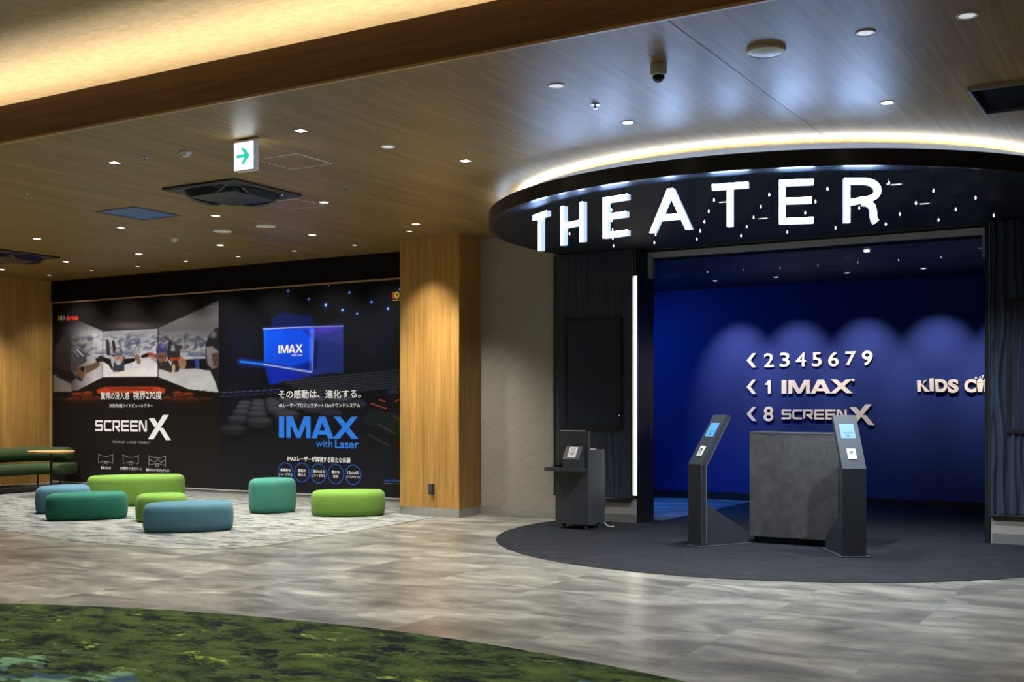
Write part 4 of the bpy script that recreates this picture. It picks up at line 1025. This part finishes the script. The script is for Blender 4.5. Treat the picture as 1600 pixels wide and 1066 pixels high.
hd = MB().prism([(-.15, .685), (-.01, .685), (-.01, .92), (-.055, .92), (-.15, .78)], -.035, .165, fn=lambda p, z: (z, p[0], p[1])).build('reader_head', M['charcoal2'], mc)
sl = lambda p, o_: (p[0], -.15 + p[1] * .5615 - o_ * .827, .78 + p[1] * .8275 + o_ * .5615)
rw = MB().prism([(.015, .02), (.115, .02), (.115, .155), (.015, .155)], .0, .004, fn=sl).build('reader', M['white'], hd)
MB().prism([(.035, .05), (.095, .05), (.095, .14), (.035, .14)], .004, .005, fn=sl).build('reader_window', M['skirt_pale'], rw)
MB().prism([(.058, .055), (.074, .055), (.074, .07), (.058, .07)], .005, .006, fn=sl).build('reader_lens', M['black'], rw)
for x in (-.13, .15):
    for y in (.06, .35):
        cs = MB().tube([(x - .012, y, .025), (x + .012, y, .025)], .025, 14).build('caster', M['silver'], mc, smooth=True)
        MB().box((x - .018, y - .012, .03), (x + .018, y + .012, .056)).build('fork', M['black'], cs)
MB().tube([(.15, .40, .08), (.19, .43, .05), (.23, .42, .012), (.29, .38, .008), (.33, .40, .008)], .006, 8).build('power_cable', M['white'], mc, smooth=True)

# ------------------------------------------------------------------ fittings in the timber ceiling
def spot(parent, e, col, size=70, blend=.8, tilt=0, az=0, r=.04, dz=-.03, name='lamp'):
    d = bpy.data.lights.new(name, 'SPOT'); d.energy = e; d.color = col; d.spot_size = math.radians(size); d.spot_blend = blend; d.shadow_soft_size = r
    o = bpy.data.objects.new(name, d); COL.objects.link(o); o.location = (0, 0, dz); o.rotation_euler = (math.radians(tilt), 0, math.radians(az))
    if parent is not None: o.parent = parent
    return o
WARM = (1, .945, .86); NEUT = (1, .96, .90)
def downlight_proto(lens, trim, e, col, size=72, tilt=0, az=0, sq=.05):
    t = thing('downlight', (0, 0, HC), 'x', 'downlight')
    f = MB()
    b = sq + .006
    for p, q in (((-b, -b, -.004), (b, -sq, .001)), ((-b, sq, -.004), (b, b, .001)), ((-b, -sq, -.004), (-sq, sq, .001)), ((sq, -sq, -.004), (b, sq, .001))): f.box(p, q)
    f.build('trim', trim, t)
    MB().box((-sq, -sq, -.003), (sq, sq, 0)).build('lens', lens, t)
    spot(t, e, col, size, 1.0, tilt, az)
    return t
def place(proto, spec, group, cat=None):
    for i, (u, v, lab) in enumerate(spec):
        t = proto if i == 0 else copy_tree(proto)
        p = at_z(u, v, HC); t.location = p; t['label'] = lab; t['group'] = group
        if cat: t['category'] = cat
D1 = downlight_proto(M['led_lens'], M['white'], 310, WARM, 98, sq=.034)
place(D1, [
    (470, 204, 'lit square ceiling downlight just right of the green arrow exit sign'),
    (179, 254, 'lit square ceiling downlight alone at left, between exit sign and picture edge'),
    (727, 251, 'lit square ceiling downlight left of the canopy, above the oak column'),
    (506, 316, 'lit square ceiling downlight at the corner of the lower outlined ceiling hatch'),
    (650, 350, 'lit square ceiling downlight just above the left top of the oak column'),
    (337, 337, 'lit square ceiling downlight just below the dark air conditioner cassette'),
    (189, 356, 'lit square ceiling downlight just below the blue ceiling grille'),
    (58, 373, 'lit square ceiling downlight above the dark cassette cut by the left edge'),
    (217, 397, 'lit square ceiling downlight below the blue grille, nearer the poster wall'),
    (344, 383, 'lit square ceiling downlight below the two white speaker discs, nearer the poster wall'),
    (488, 367, 'lit square ceiling downlight right of the larger white speaker disc'),
    (103, 409, 'lit square ceiling downlight just right of the dark cassette at the left edge'),
    (3, 421, 'lit square ceiling downlight cut by the left edge of the picture')], 'lit square downlights in the timber ceiling')
D2 = downlight_proto(M['led_dim'], M['darktrim'], 70, WARM, 96, 17, 0, .03)
place(D2, [
    (77, 430, 'small dark rimmed wall washer, leftmost in the row along the posters'),
    (143, 423, 'small dark rimmed wall washer, second from left along the posters'),
    (215, 416, 'small dark rimmed wall washer, third from left along the posters'),
    (290, 408, 'small dark rimmed wall washer, fourth from left along the posters'),
    (372, 401, 'small dark rimmed wall washer, fifth from left along the posters'),
    (460, 392, 'small dark rimmed wall washer, sixth from left along the posters'),
    (554, 383, 'small dark rimmed wall washer, seventh from left along the posters'),
    (640, 361, 'small dark rimmed spotlight right in front of the oak column')], 'wall washers along the poster wall')
for o in COL.objects:
    if o.type == 'LIGHT' and o.parent is not None and str(o.parent.get('label', '')).startswith('small dark rimmed spotlight'): o.data = o.data.copy(); o.data.energy = 150; o.data.spot_size = math.radians(80); o.rotation_euler = (math.radians(3), 0, 0)
def round_fit(name, cat, lens, trim, r, e=0, col=NEUT):
    t = thing(name, (0, 0, HC), 'x', cat)
    MB().lathe([(r * .72, .0), (r * .74, -.004), (r * .97, -.006), (r, 0)], n=32, cap=False).build('trim', trim, t, smooth=True)
    MB().lathe([(r * .73, -.001), (r * .72, -.003), (.001, -.003)], n=32).build('lens', lens, t)
    if e: spot(t, e, col, 80)
    return t
place(round_fit('downlight', 'downlight', M['led_lens'], M['white'], .05, 220, NEUT), [
    (981, 191, 'small lit round downlight above the letter A of the sign'),
    (1386, 160, 'small lit round downlight above the letter R of the sign')], 'lit round downlights before the canopy')
place(round_fit('downlight', 'downlight', glow('unlit_lens_glow', (.95, .97, 1), .38), M['white'], .058), [  # slight glow added so unlit lenses look pale
    (870, 134, 'round white ringed downlight left of the dome camera'),
    (1352, 51, 'unlit round white ringed downlight right of the large white ceiling disc'),
    (1511, 24, 'unlit round white ringed downlight near the top right corner'),
    (606, 229, 'unlit round white ringed downlight between two lit ones, right of the exit sign')], 'white ringed downlights')
def disc_fit(r, h, name='ceiling_speaker', cat='speaker'):
    t = thing(name, (0, 0, HC), 'x', cat)
    MB().lathe([(r, 0), (r, -h * .5), (r * .96, -h), (r * .9, -h * 1.1)], n=40, cap=False).build('rim', M['white'], t, smooth=True)
    MB().lathe([(r * .91, -h * .9), (r * .6, -h * 1.4), (.002, -h * 1.55)], n=40, cap=False).build('grille', M['white'], t, smooth=True)
    return t
place(disc_fit(.115, .012), [(415, 353, 'larger of two flat white speaker discs below the dark cassette'), (348, 361, 'smaller left one of two flat white speaker discs below the dark cassette')], 'flat white speakers in the timber ceiling')
place(disc_fit(.115, .02), [(1197, 77, 'large domed white disc on the ceiling right of the dome camera')], 'domed ceiling speaker')
def sprinkler():
    t = thing('sprinkler', (0, 0, HC), 'x', 'sprinkler')
    MB().lathe([(.034, 0), (.032, -.006), (.012, -.008)], n=20).build('mounting_ring', M['silver'], t, smooth=True)
    MB().lathe([(.007, -.008), (.007, -.026), (.018, -.028), (.018, -.031)], n=12).build('head', M['silver'], t, smooth=True)
    return t
place(sprinkler(), [
    (930, 163, 'tiny silver sprinkler between the dome camera and the lit round downlight'),
    (226, 246, 'tiny sprinkler left of the smoke detector by the exit sign'),
    (39, 303, 'tiny sprinkler near the left edge above the dark cassette'),
    (142, 386, 'tiny sprinkler among the lit downlights at left'),
    (423, 374, 'tiny sprinkler below the larger white speaker disc'),
    (145, 415, 'tiny sprinkler just in front of the leftmost wall washers'),
    (541, 293, 'tiny pale sprinkler above the lit downlight at the lower hatch')], 'ceiling sprinklers')
def smoke():
    t = thing('smoke_detector', (0, 0, HC), 'x', 'smoke detector')
    MB().lathe([(.05, 0), (.05, -.014), (.044, -.02)], n=24).build('base', M['white'], t, smooth=True)
    MB().lathe([(.036, -.02), (.036, -.03), (.03, -.04), (.012, -.044)], n=24).build('sensor', M['white'], t, smooth=True)
    return t
place(smoke(), [(290, 237, 'round white smoke detector left of the exit sign'), (272, 373, 'white smoke detector below the blue grille, among lit downlights')], 'smoke detectors')
cm = thing('dome_camera', at_z(1029, 101, HC), 'white security camera with a smoked dome on the ceiling above the letter A', 'camera')
MB().lathe([(.052, 0), (.052, -.05), (.048, -.066), (.040, -.07)], n=28).build('mount', M['white'], cm, smooth=True)
MB().lathe([(.039, -.069), (.037, -.085), (.028, -.102), (.012, -.112), (.001, -.113)], n=28).build('dome', M['dome'], cm, smooth=True)

def cassette(cx, cy_, label):
    t = thing('air_conditioner', (cx, cy_, HC), label, 'air conditioner', 'dark four-way ceiling cassettes')
    s_ = .475
    MB().rings([[(a * k, b * k, z) for a, b in ((-s_, -s_), (s_, -s_), (s_, s_), (-s_, s_))] for k, z in ((1, -.0005), (1, -.018), (.96, -.03), (.74, -.03))]).build('frame', M['acnavy'], t)
    MB().rings([[(a * k, b * k, z) for a, b in [(x / .3 * .3, y) for x, y in rrect(.62, .62, .08)]] for k, z in ((1, -.028), (1.0, -.05), (.96, -.075), (.86, -.085))]).build('intake_grille', M['acnavy2'], t, smooth=True)
    for q in range(4):
        n = 12; rg = []
        for i in range(n + 1):
            x = -.25 + .5 * i / n; e = 1 - (2 * i / n - 1) ** 4
            rg.append([(x, -.40, -.032), (x, -.335, -.034), (x, -.345 - .0 * e, -.04 - .045 * e), (x, -.385, -.04 - .055 * e)])
        MB().rings(rg).build('flap', M['acnavy'], t, smooth=True, rot=(0, 0, q * math.pi / 2))
    for x, y in ((-.38, -.28), (.28, -.38), (.38, .28), (-.28, .38), (.16, -.40)):
        MB().lathe([(.016, -.03), (.014, -.037)], n=10).build('clip', M['silver'], t, loc=(x, y, -.0))
    return t
cassette(-8.1, 8.25, 'dark air conditioner cassette below the exit sign')
cassette(-14.2, 10.12, 'dark air conditioner cassette cut by the left edge of the picture')
g = thing('return_air_grille', (-9.915, 8.665, HC), 'square blue grille set flush in the timber ceiling', 'grille')
f = MB()
for a, b in (((-.31, -.33, -.006), (.31, -.30, .001)), ((-.31, .30, -.006), (.31, .33, .001)), ((-.31, -.30, -.006), (-.285, .30, .001)), ((.285, -.30, -.006), (.31, .30, .001))): f.box(a, b)
f.build('frame', M['acnavy'], g); MB().box((-.285, -.30, -.003), (.285, .30, .001)).build('filter_panel', M['filter'], g)
def hatch(cx, cy_, label):
    t = thing('access_hatch', (cx, cy_, HC), label, 'hatch', 'outlined ceiling hatches'); f = MB(); a, b = .232, .226
    for p, q in (((-a, -a, -.003), (a, -b, .001)), ((-a, b, -.003), (a, a, .001)), ((-a, -b, -.003), (-b, b, .001)), ((b, -b, -.003), (a, b, .001))): f.box(p, q)
    f.build('frame', M['white'], t); MB().box((-b, -b, -.0015), (b, b, .001)).build('door', M['wood_ceiling'], t)
hatch(-6.67, 7.53, 'square ceiling hatch with a thin metal outline just below right of the exit sign')
hatch(-8.07, 9.1, 'square ceiling hatch with a thin metal outline behind the dark cassette')
rc = thing('ceiling_unit', (-.80, 8.42, HC), 'black rectangular ceiling unit with a pale rim cut by the right edge', 'air conditioner')
f = MB()
for a, b in (((-.475, -.36, -.03), (.475, -.345, .001)), ((-.475, .345, -.03), (.475, .36, .001)), ((-.475, -.345, -.03), (-.455, .345, .001)), ((.455, -.345, -.03), (.475, .345, .001))): f.box(a, b)
f.build('rim', M['silver'], rc); MB().box((-.455, -.345, -.006), (.455, .345, .001)).build('panel', plain('matt_black', (16, 16, 18), .9, 0, .1), rc)

# exit sign
ex = thing('exit_sign', (-6.433, 6.70, HC), 'lit exit sign with a green right arrow hanging from the ceiling', 'sign')
MB().box((-.105, -.028, -.256), (.105, .03, -.012)).build('case', M['white'], ex, bevel=.004)
MB().box((-.06, -.02, -.012), (.06, .02, 0)).build('mount', M['darktrim'], ex)
fc = MB().box((-.1, -.031, -.246), (.1, -.028, -.034)).build('lit_face', M['exit'], ex)
ar = [[(-.075, -.125), (-.075, -.155), (.02, -.155), (.02, -.125)], [(-.03, -.075), (.005, -.075), (.07, -.14), (.02, -.14)], [(-.03, -.205), (.02, -.14), (.07, -.14), (.005, -.205)]]
extruded(ar, .001).build('arrow', M['print_green'], fc, loc=(0, -.0325, 0))
text_part('mark', '日', -.09, -.045, -.225, -.185, -.0318, M['print_dark'], fc)
MB().box((-.1, .03, -.246), (.1, .032, -.034)).build('lit_back', M['exit'], ex)

# ------------------------------------------------------------------ lights of the dark room beyond
for i, X in enumerate((-5.63, -4.77, -3.83, -2.88, -1.95)):
    p = (X, 14.95, 3.10)
    t = thing('ceiling_spot', p, f'small spotlight over the navy wall, {ordn[i]} from the left of the five scallops', 'spotlight', 'spotlights that graze the navy wall')
    MB().lathe([(.05, 0), (.05, -.005), (.036, -.006), (.034, -.001)], n=20, cap=False).build('trim', M['silver'], t, smooth=True)
    MB().lathe([(.034, -.0015), (.001, -.0015)], n=20).build('lens', M['led_dim'], t)
    spot(t, 130, (1, .92, .92), 54, 1.0, 39, 0, .012, -.03)
t = thing('ceiling_spot', (-3.1, 12.95, 3.10), 'bright star-like spotlight seen through the glass above the entrance', 'spotlight')
MB().lathe([(.03, 0), (.03, -.012), (.001, -.014)], n=16).build('lens', M['led_lens'], t)
# blue lamps in the passage that leads off to the left
for x, y, e in ((-7.4, 14.4, 60),):
    d = bpy.data.lights.new('blue_passage_lamp', 'AREA'); d.energy = e; d.color = (.03, .24, 1); d.size = 1.2
    o = bpy.data.objects.new('blue_passage_lamp', d); COL.objects.link(o); o.location = (x, y, 3.0); o.rotation_euler = (math.radians(0), math.radians(-38), 0)
d = bpy.data.lights.new('blue_passage_spot', 'SPOT'); d.energy = 420; d.color = (.05, .22, 1); d.spot_size = math.radians(70); d.spot_blend = .9; d.shadow_soft_size = .1
o = bpy.data.objects.new('blue_passage_spot', d); COL.objects.link(o); o.location = (-6.9, 14.4, 3.0); o.rotation_euler = Vector((1.3, .3, -3.0)).to_track_quat('-Z', 'Y').to_euler()
# canopy spots: two small recessed lamps that light the counter and kiosks
for i, (u, v) in enumerate(((1400, 288.5), (1444, 318.5), (1131, 316), (1192.5, 341.5))):
    p = at_z(u, v, 3.2)
    t = thing('recessed_lamp', (p[0], p[1], 3.2045), ['slim recessed lamp under the canopy just right of the letter R', 'slim recessed lamp under the canopy farther right of the letter R', 'slim recessed lamp under the canopy by the second letter T', 'slim recessed lamp under the canopy left of the second letter E'][i], 'downlight', 'recessed lamps under the canopy')
    MB().box((-.06, -.03, -.004), (.06, .03, .001)).build('frame', M['silver'], t); MB().box((-.04, -.018, -.005), (.04, .018, -.004)).build('lens', M['led_dim'], t)
    spot(t, 200, (.82, .91, 1), 120, .8)

# unseen fill spots added around and behind the camera to light the foreground
for x, y in ((-9, 2.5), (-6, 4.4), (-3, 3.0), (-1, 4.6), (-11.5, 4.6), (-14, 3)):
    spot(None, 430, (1, .96, .90), 95, .9, name='fill_spot').location = (x, y, 4.03)
